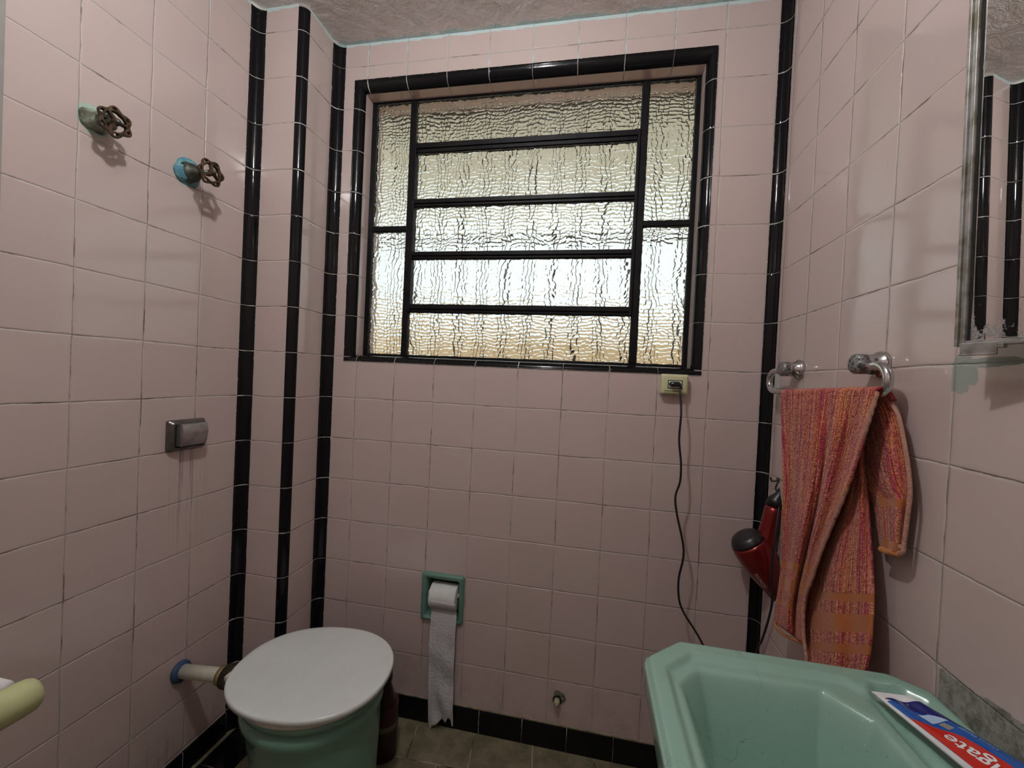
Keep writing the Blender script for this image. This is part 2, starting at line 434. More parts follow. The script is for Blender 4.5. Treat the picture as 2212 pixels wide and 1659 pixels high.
def panel(ax, val, a0, a1, z0, z1, holes=(), flip=False):
    """flat wall panel on plane axis=val with rectangular holes (a0,a1,z0,z1)"""
    A = sorted({a0, a1, *[h[0] for h in holes], *[h[1] for h in holes]}); Z = sorted({z0, z1, *[h[2] for h in holes], *[h[3] for h in holes]})
    V, F, idx = [], [], {}
    def vi(a, z):
        if (a, z) not in idx:
            idx[(a, z)] = len(V); V.append((val, a, z) if ax == 0 else (a, val, z))
        return idx[(a, z)]
    for i in range(len(A)-1):
        for j in range(len(Z)-1):
            ca, cz = (A[i]+A[i+1])/2, (Z[j]+Z[j+1])/2
            if any(h[0] < ca < h[1] and h[2] < cz < h[3] for h in holes): continue
            q = (vi(A[i], Z[j]), vi(A[i+1], Z[j]), vi(A[i+1], Z[j+1]), vi(A[i], Z[j+1]))
            F.append(q[::-1] if flip else q)
    return V, F
def struct(name, VF, mat, label, cat, **k):
    o = obj(name, VF, mat, smooth=k.pop('smooth', False), **k); tag(o, label, cat, kind='structure'); return o
# ---------------------------------------------------------------- the room shell
WX0, WX1, WZ0, WZ1 = -.12, 7.67, 1.05, 7.44          # window opening
TX0, TX1, TZ0, TZ1 = -.34, 7.86, .895, 7.68          # outer edge of its black trim
hole_w = (TX0+.01, TX1-.01, TZ0+.01, TZ1-.01); hole_p = (2.08, 2.88, -4.99, -4.11)
YREAR = -13.0
wb = panel(1, 0, -.60, 9.0, ZF, ZC, (hole_w, hole_p))
outer = panel(1, 1.0, -2.6, 9.8, ZF, ZC+.6, ((WX0, WX1, WZ0, WZ1),), True)
wall_back = struct('wall_back', join(wb), M_back, 'pink tiled wall with the window in it', 'wall')
wo = obj('outer_face', join(outer, box(-2.6, 9.8, .999, 1.0, ZC, ZC+.6)), M_white_w, wall_back, smooth=False)
# window reveal: head, two sides, sill
struct('trim_1', ([(WX0,.16,WZ1),(WX1,.16,WZ1),(WX1,1.0,WZ1),(WX0,1.0,WZ1)], [(0,1,2,3)]), M_rv, 'pink tiled underside above the window', 'window reveal')
struct('trim_2', ([(WX0,.16,WZ0),(WX0,.16,WZ1),(WX0,1.0,WZ1),(WX0,1.0,WZ0)], [(0,1,2,3)]), M_rs, 'pink tiled left side of the window recess', 'window reveal')
struct('trim_3', ([(WX1,.16,WZ0),(WX1,.16,WZ1),(WX1,1.0,WZ1),(WX1,1.0,WZ0)], [(3,2,1,0)]), M_rs, 'pink tiled right side of the window recess', 'window reveal')
struct('trim_4', ([(WX0,.16,WZ0),(WX1,.16,WZ0),(WX1,1.0,WZ0),(WX0,1.0,WZ0)], [(3,2,1,0)]), M_blk, 'black sill under the window glass', 'window sill', uv=[(.3,-.1),(.3,7.7),(.6,7.7),(.6,-.1)])
def wtrim(name, a, b, side, label):
    """quarter-round trim along one side of the opening; a, b corner indices"""
    N = 8; V, U, F = [], [], []
    corner_o = [(TX0,TZ0),(TX1,TZ0),(TX1,TZ1),(TX0,TZ1)]; corner_i = [(WX0,WZ0),(WX1,WZ0),(WX1,WZ1),(WX0,WZ1)]
    for k in range(N+1):
        t = k/N*math.pi/2; s = math.sin(t); dpt = (1-math.cos(t))*.2 if False else (1-math.cos(t))
        # s: 0 outer..1 inner ; bulge outwards (convex)
        yy = -.015 + .2*(1-math.cos(t))
        for c in (a, b):
            o_, i_ = corner_o[c], corner_i[c]
            V.append((o_[0]+(i_[0]-o_[0])*s, yy, o_[1]+(i_[1]-o_[1])*s)); U.append((k/N, V[-1][0] if side == 'h' else V[-1][2]))
    for k in range(N): F.append((2*k, 2*k+1, 2*k+3, 2*k+2))
    # small lip back to the wall
    for c in (a, b):
        o_ = corner_o[c]; V.append((o_[0], .02, o_[1])); U.append((0.02, o_[0] if side == 'h' else o_[1]))
    F.append((0, 1, len(V)-1, len(V)-2))
    o = obj(name, (V, F), M_blk, uv=U); tag(o, label, 'window trim', kind='structure'); return o
wtrim('trim_5', 3, 2, 'h', 'black glazed trim along the top of the window')
wtrim('trim_6', 0, 3, 'v', 'black glazed trim down the left of the window')
wtrim('trim_7', 1, 2, 'v', 'black glazed trim down the right of the window')
wtrim('trim_8', 0, 1, 'h', 'black glazed trim along the bottom of the window')
struct('wall_left', join(panel(0, XL, YREAR, -1.38, ZF, ZC)), M_left, 'pink tiled wall with the two shower valves', 'wall')
struct('wall_pier_front', panel(1, -1.18, -1.79, -.99, ZF, ZC), M_pf, 'narrow pink tiled pier face beside the left wall', 'wall')
struct('wall_pier_side', panel(0, -.82, -1.02, -.20, ZF, ZC), M_ps, 'narrow pink tiled pier side next to the window wall', 'wall')
struct('wall_right', panel(0, XR, YREAR, -.17, ZF, ZC, flip=True), M_right, 'pink tiled wall with towel bar and mirror', 'wall')
struct('wall_rear', panel(1, YREAR, XL, XR, ZF, ZC, flip=True), M_back, 'pink tiled wall behind the viewer', 'wall')
def grid(x0, x1, y0, y1, z, up=True):
    V = [(x0,y0,z),(x1,y0,z),(x1,y1,z),(x0,y1,z)]; return V, [(0,1,2,3) if up else (3,2,1,0)]
struct('ceiling', grid(XL-.3, XR+.3, YREAR, .3, ZC, False), M_ceil, 'rough grey plaster ceiling', 'ceiling')
struct('floor', grid(XL-.3, XR+.3, YREAR, .3, ZF), M_floor, 'worn olive floor tiles', 'floor')
def cove(name, label, pts, z0=ZF, z1=8.5, n=10):
    """pts: arc of (x,y) from edge to edge"""
    V, U, F = [], [], []
    Z = [z0, z1]
    for z in Z:
        for i, p in enumerate(pts): V.append((p[0], p[1], z)); U.append((i/(len(pts)-1), z))
    m = len(pts)
    for i in range(m-1): F.append((i, i+1, m+i+1, m+i))
    o = obj(name, (V, F), M_blk, uv=U); tag(o, label, 'tile strip', kind='structure'); return o
def arc(cx, cy, r, a0, a1, n=12, rx=None, ry=None):
    return [(cx+(rx or r)*math.cos(math.radians(a0+(a1-a0)*i/n)), cy+(ry or r)*math.sin(math.radians(a0+(a1-a0)*i/n))) for i in range(n+1)]
cove('trim_9', 'black cove strip between left wall and pier', arc(-1.78, -1.39, .2, 180, 90, rx=.207, ry=.21), z0=ZF)
cove('trim_10', 'black rounded strip on the outer edge of the pier', arc(-1.0, -1.01, .18, 270, 360, rx=.18, ry=.17))
cove('trim_11', 'black cove strip between pier and window wall', arc(-.60, -.21, .2, 180, 90, rx=.22, ry=.21))
cove('trim_12', 'black cove strip in the corner right of the window', arc(8.99, -.19, .19, 90, 0, rx=.18, ry=.19))
# baseboards
def bboard(name, label, V0, V1, n, z1=-6.99, off=0.0):
    (xa, ya), (xb, yb) = V0, V1; nx, ny = n; t = .035
    L = math.hypot(xb-xa, yb-ya)
    pr = [(t*.9, ZF), (t, z1-.03), (t*.7, z1-.008), (0, z1)]
    V, U = [], []
    for s, (x, y) in ((off, (xa, ya)), (off+L, (xb, yb))):
        for k, (d, z) in enumerate(pr): V.append((x+nx*d, y+ny*d, z)); U.append((.1+.28*k, s))
    m = len(pr); F = [(i, i+m, i+m+1, i+1) for i in range(m-1)]
    o = obj(name, (V, F), M_bb, uv=U, smooth=False); tag(o, label, 'baseboard', kind='structure')
    return o
bboard('baseboard_back', 'black tiled baseboard under the window wall', (-.6,0), (9.0,0), (0,-1), off=-.07-.5+.5)
bboard('baseboard_left', 'black tiled baseboard along the left wall', (XL,-1.38), (XL,YREAR), (1,0), -7.05)
bboard('baseboard_right', 'black tiled baseboard along the right wall', (XR,YREAR), (XR,-.17), (-1,0))
struct('trim_13', box(-.6, 8.99, -.022, 0.0, -6.99, -6.965), plain('yellowed grout fillet', (.30,.27,.17), .8, dark=(.16,.13,.09), scale=5), 'thin yellowed grout line over the baseboard', 'grout')
bo = struct('trim_15', box(-1.86, -1.12, YREAR, -1.2, ZF+.001, ZF+.012), M_bb, 'black tile border on the floor along the left wall', 'floor border'); bo.data.uv_layers.new(name='UVMap')
for lp in bo.data.loops: bo.data.uv_layers[0].data[lp.index].uv = (.1 if bo.data.vertices[lp.vertex_index].co.x < 0 else .9, bo.data.vertices[lp.vertex_index].co.y/T)
struct('trim_14', box(XL-.01, XL+.02, -5.55, -5.15, ZF, ZC), M_grey, 'grey painted jamb at the far left edge', 'jamb')
# ---------------------------------------------------------------- window
win = thing('window_1', 'black iron window with five stacked hammered glass panes', 'window', (3.8, .55, 1.05), kind='structure')
YG = .55
fr = [box(WX0, -.005, .47, .62, WZ0, WZ1), box(7.575, WX1, .47, .62, WZ0, WZ1), box(-.005, 7.575, .47, .62, 7.405, WZ1), box(-.005, 7.575, .47, .62, WZ0, 1.115)]
obj('window_frame', join(*fr), M_iron, win, smooth=False, bevel=.0015)
obj('mullion', join(box(.92, 1.065, .45, .62, 1.115, 7.405), box(1.065, 1.13, .40, .60, 2.19, 6.33)), M_iron, win, smooth=False, bevel=.002)
obj('mullion', join(box(6.44, 6.59, .45, .62, 1.115, 7.405), box(6.375, 6.44, .40, .60, 2.19, 6.33)), M_iron, win, smooth=False, bevel=.002)
for z0, z1 in ((6.115, 6.33), (4.79, 4.96), (3.505, 3.67), (2.19, 2.38)):
    obj('glazing_bar', join(box(1.065, 6.44, .46, .62, z0, z1), box(1.065, 6.44, .42, .50, (z0+z1)/2-.02, z1)), M_iron, win, smooth=False, bevel=.002)
obj('glazing_bar', box(-.005, .92, .47, .62, 4.20, 4.325), M_iron, win, smooth=False, bevel=.002)
obj('glazing_bar', box(6.59, 7.575, .47, .62, 4.19, 4.31), M_iron, win, smooth=False, bevel=.002)
panes = [(-.005,.92,4.325,7.405),(-.005,.92,1.115,4.20),(6.59,7.575,4.31,7.405),(6.59,7.575,1.115,4.19)]
cp = [(6.33,7.405),(4.96,6.115),(3.67,4.79),(2.38,3.505),(1.115,2.19)]
panes += [(1.065,6.44,a,b) for a, b in cp]
def strip_noise(p0, p1, w, dn, k=60, seed=0):
    """ragged flat putty bead from p0 to p1 widening towards dn"""
    V, F = [], []
    for i in range(k+1):
        t = i/k; p = Vector(p0).lerp(Vector(p1), t); h = w*(.4+1.2*abs(noise.noise(Vector((t*k*.5+seed, seed*3.1, 0)))))
        q = p + Vector(dn)*h; V += [tuple(p), tuple(q)]
        V += [(p[0], p[1]+.025, p[2]), (q[0], q[1]+.025, q[2])]
    for i in range(k):
        a = 4*i; F += [(a, a+4, a+5, a+1), (a+1, a+5, a+7, a+3)]
    return V, F
for i, (x0, x1, z0, z1) in enumerate(panes):
    g = obj('window_pane', box(x0, x1, YG-.012, YG+.012, z0, z1), [M_glass, M_flat], win, smooth=False)
    g.data.polygons[3].material_index = 1
    e = .012; y = YG-.045
    obj('putty', join(strip_noise((x0,y,z1),(x1,y,z1),.028,(0,0,-1),int(16*(x1-x0)),i+.3), strip_noise((x0,y,z0),(x1,y,z0),.022,(0,0,1),int(16*(x1-x0)),i+.7),
        strip_noise((x0,y,z0),(x0,y,z1),.02,(1,0,0),int(16*(z1-z0)),i+1.3), strip_noise((x1,y,z0),(x1,y,z1),.02,(-1,0,0),int(16*(z1-z0)),i+1.9)), M_putty, g, smooth=False)
# outside: security grille, yard, neighbour wall and eave
gr = thing('window_grille', 'dark security grille of thin vertical bars outside the window glass', 'grille', (3.8, 1.15, .9))
for k in range(13):
    x = .12 + k*.625
    obj('bar', box(x-.028, x+.028, 1.52, 1.57, .95, 8.0), M_dark, gr, smooth=False)
for z in (1.02, 4.3, 7.6): obj('rail', box(-.3, 7.9, 1.50, 1.59, z-.03, z+.03), M_dark, gr, smooth=False)
nb = obj('neighbour_wall', join(box(-30, 40, 13, 15, ZF-20, 3.4)), M_gut, smooth=False); tag(nb, 'peach rendered boundary wall seen blurred through the lowest panes', 'wall')
ev = thing('eave', 'cream boarded roof eave seen through the upper window panes', 'eave', (4, 1, 9.5))
obj('soffit', box(-8, 16, 1.0, 10.3, 9.15, 9.4), M_soff, ev, smooth=False)
obj('fascia', box(-8, 16, 10.3, 10.6, 9.0, 9.6), M_soff, ev, smooth=False)
obj('beam', box(-8, 16, 3.15, 3.5, 8.75, 9.15), M_dark, ev, smooth=False)
yd = obj('yard', box(-40, 50, 1.0, 40, ZF-1.2, ZF-1), M_ground, smooth=False); tag(yd, 'concrete yard outside below the window', 'ground', kind='structure')
# ---------------------------------------------------------------- ceiling lamp (out of frame, lights the room)
LP = (3.5, -6.75, 8.0)
lamp = thing('ceiling_lamp', 'bare white bulb in a small ceiling holder, above the view', 'lamp', (LP[0], LP[1], LP[2]))
obj('ceiling_rose', lathe((LP[0],LP[1],ZC), (0,0,-1), [(0,.3),(.08,.28),(.12,.12),(.25,.11),(.3,.09)]), M_whitep, lamp)
mb = Mat('lit bulb'); mb.m.node_tree.nodes.remove(mb.b)
em = mb.n('ShaderNodeEmission'); em.inputs[0].default_value = (.98,.99,1.0,1); em.inputs[1].default_value = 695; mb.nt.links.new(em.outputs[0], mb.out.inputs[0])
obj('bulb', lathe((LP[0],LP[1],LP[2]+.25), (0,0,-1), [(0,.06),(.06,.11),(.14,.155),(.25,.175),(.36,.155),(.43,.085),(.45,.02)], 24), mb.m, lamp)
# ---------------------------------------------------------------- shower valves
def wheel_parts(root, cx, y, z, R, tilt=0, ph=0.0):
    c = Vector((cx, y, z)); Y = Vector((.12, math.cos(tilt), math.sin(tilt))).normalized(); Z = Vector((0, -math.sin(tilt), math.cos(tilt))); X = Y.cross(Z)
    NT, NQ = 144, 40
    def ro(a): return R*(1+.11*math.cos(6*(a-ph)))
    def solid(a, q):
        r = q*ro(a); x, yv = r*math.cos(a), r*math.sin(a)
        for k in range(6):
            b = ph+math.pi/3*k; lx = x*math.cos(b)+yv*math.sin(b)-.865*R; ly = -x*math.sin(b)+yv*math.cos(b)
            if (lx/(.075*R))**2+(ly/(.12*R))**2 < 1: return False
        if r > .65*R: return True
        if r < .24*R: return True
        for k in range(3):
            b = ph+math.pi/2+2*math.pi/3*k; lx = x*math.cos(b)+yv*math.sin(b); ly = -x*math.sin(b)+yv*math.cos(b)
            if lx > 0 and abs(ly) < .11*R: return True
        return False
    V, F, ix = [], [], {}
    def vid(i, j):
        i %= NT
        if (i, j) not in ix:
            a = 2*math.pi*i/NT; r = ro(a)*j/NQ; dish = .05*(1-j/NQ)
            bulge = 0
            ix[(i, j)] = len(V); V.append(tuple(c + Y*r*math.cos(a)+Z*r*math.sin(a) + X*dish))
        return ix[(i, j)]
    for i in range(NT):
        for j in range(2, NQ):
            if solid(2*math.pi*(i+.5)/NT, (j+.5)/NQ): F.append((vid(i,j), vid(i+1,j), vid(i+1,j+1), vid(i,j+1)))
    o = obj('wheel', (V, F), M_rust, root)
    m1 = o.modifiers.new('solid', 'SOLIDIFY'); m1.thickness = .0095; m1.offset = 0
    m2 = o.modifiers.new('round', 'SMOOTH'); m2.factor = .6; m2.iterations = 4
    h = obj('hub', lathe(c-X*.10, X, [(0,.035),(.03,.058),(.15,.055),(.19,.045),(.195,.0)], 20), M_rust, root)
    obj('hub_screw', lathe(c+X*.085, X, [(0,.035),(.025,.033),(.035,.0)], 12), M_bonnet, h)
v1 = thing('shower_valve', 'rusty wheel shower valve on a lumpy pale green stub, upper left', 'valve', (XL, -4.16, 4.26))
def lumpy(c, d, prof, amp, seed, n=28):
    V, F = lathe(c, d, prof, n); c = Vector(c)
    return [tuple(Vector(v) + (Vector(v)-c).normalized()*amp*noise.noise(Vector(v)*5+Vector((seed,0,0)))*1.5) for v in V], F
obj('plaster_collar', lumpy((XL-.01,-4.16,4.26), (1,.03,-.06), [(0,.19),(.05,.18),(.12,.15),(.20,.13),(.26,.12)], .06, 1), M_verd, v1)
obj('stem', lathe((XL+.18,-4.16,4.24), (1,.03,-.03), [(0,.11),(.05,.10),(.08,.045),(.2,.04)], 16), M_dark, v1)
wheel_parts(v1, XL+.36, -4.14, 4.235, .208, .2, .4)
v2 = thing('shower_valve', 'rusty wheel shower valve on a blue stained stub beside the black strip', 'valve', (XL, -2.69, 4.22))
obj('plaster_collar', lumpy((XL-.01,-2.69,4.22), (1,0,0), [(0,.25),(.04,.24),(.08,.20),(.12,.17)], .05, 4), M_cyan, v2)
obj('bonnet', lathe((XL+.05,-2.69,4.21), (1,.02,-.03), [(0,.19),(.06,.17),(.12,.15),(.13,.11),(.2,.11),(.21,.085),(.28,.085),(.29,.05),(.45,.045)], 24), M_bonnet, v2)
wheel_parts(v2, XL+.50, -2.665, 4.20, .222, -.1, .15)
# ---------------------------------------------------------------- flush valve
fv = thing('flush_valve', 'square chrome push plate flush valve on the left wall', 'flush valve', (XL, -2.54, -1.0))
def rrect_x(x, y0, y1, z0, z1, r, n=5):
    out = []
    for cy, cz, a0 in ((y1-r, z1-r, 0), (y0+r, z1-r, 90), (y0+r, z0+r, 180), (y1-r, z0+r, 270)):
        for i in range(n+1):
            a = math.radians(a0+90*i/n); out.append((x, cy+r*math.cos(a), cz+r*math.sin(a)))
    return out
y0, y1, z0, z1 = -2.915, -2.175, -1.0, -.415
obj('plate', loft([rrect_x(XL-.005,y0,y1,z0,z1,.05), rrect_x(XL+.05,y0,y1,z0,z1,.05), rrect_x(XL+.115,y0+.045,y1-.045,z0+.04,z1-.04,.05),
    rrect_x(XL+.12,y0+.075,y1-.075,z0+.07,z1-.07,.04), rrect_x(XL+.03,y0+.08,y1-.08,z0+.075,z1-.075,.035)], True, True), [M_plate], fv, auto=35)
obj('gap', loft([rrect_x(XL+.10,y0+.085,y1-.085,z0+.08,z1-.08,.03), rrect_x(XL+.102,y0+.085,y1-.085,z0+.08,z1-.08,.03)]), M_void, fv, smooth=False)
V, F = [], []
ny, nz = 10, 12
def btn(i, j):
    y = -2.79+.50*i/ny; t = j/nz*2-1; z = -.69+.205*t
    return (XL+.205+.05*(1-t*t) + (.012 if t > 0 else 0), y, z)
for j in range(nz+1):
    for i in range(ny+1): V.append(btn(i, j))
for j in range(nz):
    for i in range(ny): a = j*(ny+1)+i; F.append((a, a+1, a+ny+2, a+ny+1))
k = len(V); edge = [i for i in range(ny+1)] + [j*(ny+1)+ny for j in range(1, nz+1)] + [nz*(ny+1)+i for i in range(ny-1, -1, -1)] + [j*(ny+1) for j in range(nz-1, 0, -1)]
for e in edge: V.append((XL+.09, V[e][1], V[e][2]))
for q in range(len(edge)): F.append((edge[q], edge[(q+1) % len(edge)], k+(q+1) % len(edge), k+q)[::-1])
obj('push_button', (V, F), M_btn, fv, auto=35)
# ---------------------------------------------------------------- toilet
wc = thing('toilet', 'sea green toilet with closed white lid in the left corner', 'toilet', (.95, -2.42, ZF))
def egg(z, cx, a_back, a_front, b, n=64, cy=-2.42, p=2.0, rot=0):
    out = []
    for i in range(n):
        t = 2*math.pi*i/n; c, s = math.cos(t), math.sin(t)
        e = 2/p
        x = (a_front if c > 0 else a_back)*math.copysign(abs(c)**e, c); y = b*math.copysign(abs(s)**e, s)
        out.append((cx+x*math.cos(rot)-y*math.sin(rot), cy+x*math.sin(rot)+y*math.cos(rot), z))
    return out
RT = .0
rim = [egg(-4.99,.95,1.22,1.22,1.10), egg(-4.985,.95,1.26,1.25,1.14), egg(-5.08,.95,1.26,1.25,1.14), egg(-5.14,.95,1.16,1.14,1.04),
       egg(-5.22,.95,1.24,1.20,1.14), egg(-5.34,.95,1.24,1.20,1.14), egg(-5.46,.96,1.16,1.15,1.06), egg(-5.7,.98,1.17,1.14,1.03), egg(-6.1,1.0,1.14,1.12,.98), egg(-6.6,1.0,1.08,1.11,.90),
       egg(-7.1,1.02,1.03,1.10,.84), egg(-7.35,1.02,1.05,1.11,.86), egg(ZF,1.02,1.10,1.13,.90)]
obj('bowl', loft(rim), M_wc, wc)
obj('spigot', join(lathe((-.45,-2.46,-5.29), (1,0,0), [(0,.2),(.3,.22),(.5,.3)])), M_wc, wc)
seat = [egg(-4.985,.93,1.30,1.26,1.14), egg(-4.95,.93,1.34,1.30,1.18), egg(-4.88,.93,1.34,1.30,1.18), egg(-4.85,.93,1.30,1.26,1.14)]
obj('seat', loft(seat), M_lid2, wc)
def lidring(z, k):
    o = []
    P = egg(z, .95, 1.46, 1.35, 1.205, 72, -2.42, 2.2, .10)
    for (x, y, zz) in P:
        dx, dy = x-.95, y+2.42; o.append((.95+dx*k, -2.42+dy*k, zz))
    return o
LZ = -4.78
lid = [lidring(-4.875,.985), lidring(-4.87,1.0), lidring(LZ-.03,1.0), lidring(LZ-.008,.992), lidring(LZ,.975), lidring(LZ+.006,.93), lidring(LZ+.012,.7), lidring(LZ+.014,.35), lidring(LZ+.014,.02)]
lo = obj('lid', loft(lid), M_lid, wc)
for dy in (-.40, .34): obj('hinge', lathe((-.42,-2.46+dy-.12,-4.88), (0,1,0), [(0,.03),(.01,.07),(.23,.07),(.24,.03)], 16), M_lid2, wc)
fp = thing('flush_pipe', 'white flush pipe with blue ring running from wall to toilet', 'pipe', (XL, -2.48, -5.5))
obj('pipe', tube([(XL-.02,-2.48,-5.35),(-1.0,-2.46,-5.27),(-.8,-2.46,-5.27)], .125, 24), M_pvc, fp)
obj('sealing_ring', lathe((XL-.005,-2.48,-5.355), (1,.02,.08), [(0,.19),(.03,.2),(.07,.19),(.10,.14)], 28), M_blue, fp)
obj('coupling', lathe((-1.08,-2.46,-5.275), (1,0,0), [(0,.13),(.02,.17),(.12,.19),(.14,.17)], 28), M_brass, fp)
obj('coupling_nut', lathe((-.96,-2.46,-5.27), (1,0,0), [(0,.16),(.02,.21),(.25,.23),(.3,.2),(.52,.18)], 28), M_dark, fp)
# ---------------------------------------------------------------- bottle behind the toilet
bt = thing('cleaner_bottle', 'dark maroon cleaner bottle standing behind the toilet', 'bottle', (1.61, -.98, ZF))
obj('body', lathe((1.61,-.98,ZF), (0,0,1), [(0,.26),(.02,.285),(.08,.29),(.95,.28),(1.2,.22),(1.45,.14),(1.56,.11),(1.6,.11)], 36), M_maroon, bt)
obj('cap', lathe((1.61,-.98,ZF+1.6), (0,0,1), [(0,.13),(.02,.14),(.24,.13),(.26,.11)], 24), M_black, bt)
lb = obj('label', lathe((1.61,-.98,ZF+.62), (0,0,1), [(0,.2),(.001,.292),(.5,.288),(.501,.2)], 36), M_labelA, bt, smooth=True, auto=40)
obj('label_band', lathe((1.61,-.98,ZF+.66), (0,0,1), [(0,.2),(.001,.294),(.11,.293),(.111,.2)], 36), M_labelB, lb, auto=40)
# ---------------------------------------------------------------- toilet paper holder
hp = thing('toilet_paper_holder', 'recessed green ceramic toilet paper holder in the window wall', 'holder', (2.47, 0, -5.09))
def rr(y, x0, x1, z0, z1, r, n=5):
    return [(a, y, b) for (_, a, b) in rrect_x(0, x0, x1, z0, z1, r, n)]
X0, X1, Z0, Z1 = 1.955, 2.985, -5.085, -3.965
obj('ceramic_frame', loft([rr(.0,X0,X1,Z0,Z1,.07), rr(-.05,X0,X1,Z0,Z1,.07), rr(-.085,X0+.04,X1-.04,Z0+.04,Z1-.04,.06), rr(-.085,X0+.075,X1-.075,Z0+.065,Z1-.085,.05),
   rr(-.04,X0+.12,X1-.12,Z0+.10,Z1-.135,.05), rr(.25,X0+.14,X1-.14,Z0+.12,Z1-.16,.06), rr(.42,X0+.2,X1-.2,Z0+.2,Z1-.22,.1), rr(.45,X0+.35,X1-.35,Z0+.35,Z1-.37,.1)], False, True), M_tph, hp)
obj('spindle', join(lathe((2.10,.05,-4.47), (1,0,0), [(0,.05),(.02,.06),(.06,.06),(.10,.04),(.68,.04),(.70,.06),(.745,.06),(.765,.05)], 16)), M_yel, hp)
rl = thing('toilet_paper', 'white toilet paper roll with a long torn strip hanging down', 'toilet paper', (2.53, .05, -7.45))
xa, xb = 2.185, 2.825; rc_ = (.05, -4.51); RR = .285
ang = 48; rings = []
for x, s in ((xa,.25),(xa,.93),(xa+.01,1.0),(xb-.01,1.0),(xb,.93),(xb,.25)):
    rings.append([(x, rc_[0]+RR*s*math.cos(2*math.pi*i/ang)*(1.0), rc_[1]+RR*s*math.sin(2*math.pi*i/ang)) for i in range(ang)])
obj('paper_roll', loft(rings + [rings[0]], False, False), M_paper, rl, auto=50)
obj('cardboard_core', tube([(xa+.005,rc_[0],rc_[1]),(xb-.005,rc_[0],rc_[1])], .075, 20), plain('cardboard', (.35,.27,.18), .9), rl)
bot = [(0,1568),(.09,1592),(.16,1574),(.37,1568),(.55,1556),(.70,1563),(.78,1551),(.90,1553),(.96,1569),(1,1567)]
def botz(u):
    for (a, p), (b, q) in zip(bot, bot[1:]):
        if a <= u <= b: pp = p+(q-p)*(u-a)/(b-a); return at(960, pp, 1, -.16)[2]
    return -7.3
V, F, nu, nv = [], [], 40, 60
for j in range(nv+1):
    for i in range(nu+1):
        u = i/nu; s = j/nv
        sway = .06*max(0, s-.5)*2
        x = 2.235+.62*u + sway*(1-u*.4)
        zb = botz(u)
        if s < .12:
            t = s/.12; a = math.radians(-20-70*t); yy = rc_[0] - (RR+.006)*math.cos(math.radians(0-90*t))*0 ; ang_ = math.radians(180+60*t)
            y = rc_[0]+(RR+.006)*math.cos(ang_); z = rc_[1]+(RR+.006)*math.sin(ang_)
            if t == 1 or True: zz0 = z
        else:
            t = (s-.12)/.88; y0_ = rc_[0]+(RR+.006)*math.cos(math.radians(240)); zz = rc_[1]+(RR+.006)*math.sin(math.radians(240))
            z = zz + (zb-zz)*t; y = y0_ + (-.155-y0_)*min(1, t*5) 
            y += .018*math.sin(z*7+u*3)*min(1, t*3) + .03*noise.noise(Vector((u*2.5, z*1.8, 3)))*min(1, t*3) + .05*max(0,t-.65)*math.sin(u*11+z*4)
        V.append((x, y, z))
for j in range(nv):
    for i in range(nu): a = j*(nu+1)+i; F.append((a, a+1, a+nu+2, a+nu+1))
obj('hanging_strip', (V, F), M_sheet, rl, solid=.0006)
# ---------------------------------------------------------------- capped pipe stub
st = thing('pipe_stub', 'capped pipe stub in a broken hole low on the window wall', 'pipe stub', (5.24, 0, -6.5))
hv = []
for i in range(28):
    a = 2*math.pi*i/28; r = .15*(1+.35*noise.noise(Vector((math.cos(a)*1.5, math.sin(a)*1.5, 5)))); hv.append((5.24+r*math.cos(a)+.02, -.006, -6.39+r*math.sin(a)*.95+.02))
obj('broken_plaster', (hv+[(x, .002, z) for x, y, z in hv], [tuple(range(28))[::-1]]+[(i,(i+1)%28,28+(i+1)%28,28+i) for i in range(28)]), M_hole, st, smooth=False)
obj('hole', lathe((5.225,-.012,-6.42), (0,-1,0), [(0,.10),(.004,.10)], 20), M_void, st, smooth=False)
obj('pipe_cap', lathe((5.225,.0,-6.42), (-.02,-1,-.12), [(0,.068),(.10,.068),(.13,.06),(.14,.04),(.142,.0)], 20), M_stub, st)
obj('cap_nut', lathe((5.222,-.135,-6.437), (-.02,-1,-.12), [(0,.032),(.03,.03),(.032,.0)], 6), M_stub, st, smooth=False)
# ---------------------------------------------------------------- socket
sk = thing('power_socket', 'cream surface mounted power socket under the right end of the window', 'socket', (7.3, 0, .48))
def rry(y, k): return rr(y, 7.05+k, 7.57-k, .485+k, .875-k, .035)
bx = [rr(0,7.045,7.575,.48,.90,.03), rr(-.17,7.045,7.575,.48,.90,.03), rr(-.20,7.07,7.55,.505,.875,.04), rr(-.21,7.09,7.53,.525,.855,.04)]
obj('housing', loft(bx), M_cream, sk, auto=35)
obj('insert', loft([rr(-.205,7.185,7.445,.615,.765,.01), rr(-.222,7.19,7.44,.62,.76,.01)]), M_ivory, sk, auto=35)
obj('insert_outline', join(*[box(a,b,-.2145,-.205,c,d) for a,b,c,d in ((7.172,7.185,.602,.778),(7.445,7.458,.602,.778),(7.185,7.445,.602,.615),(7.185,7.445,.765,.778))]), M_black, sk, smooth=False)
obj('groove', join(box(7.11,7.41,-.2135,-.2,.545,.556)), M_dark, sk, smooth=False)
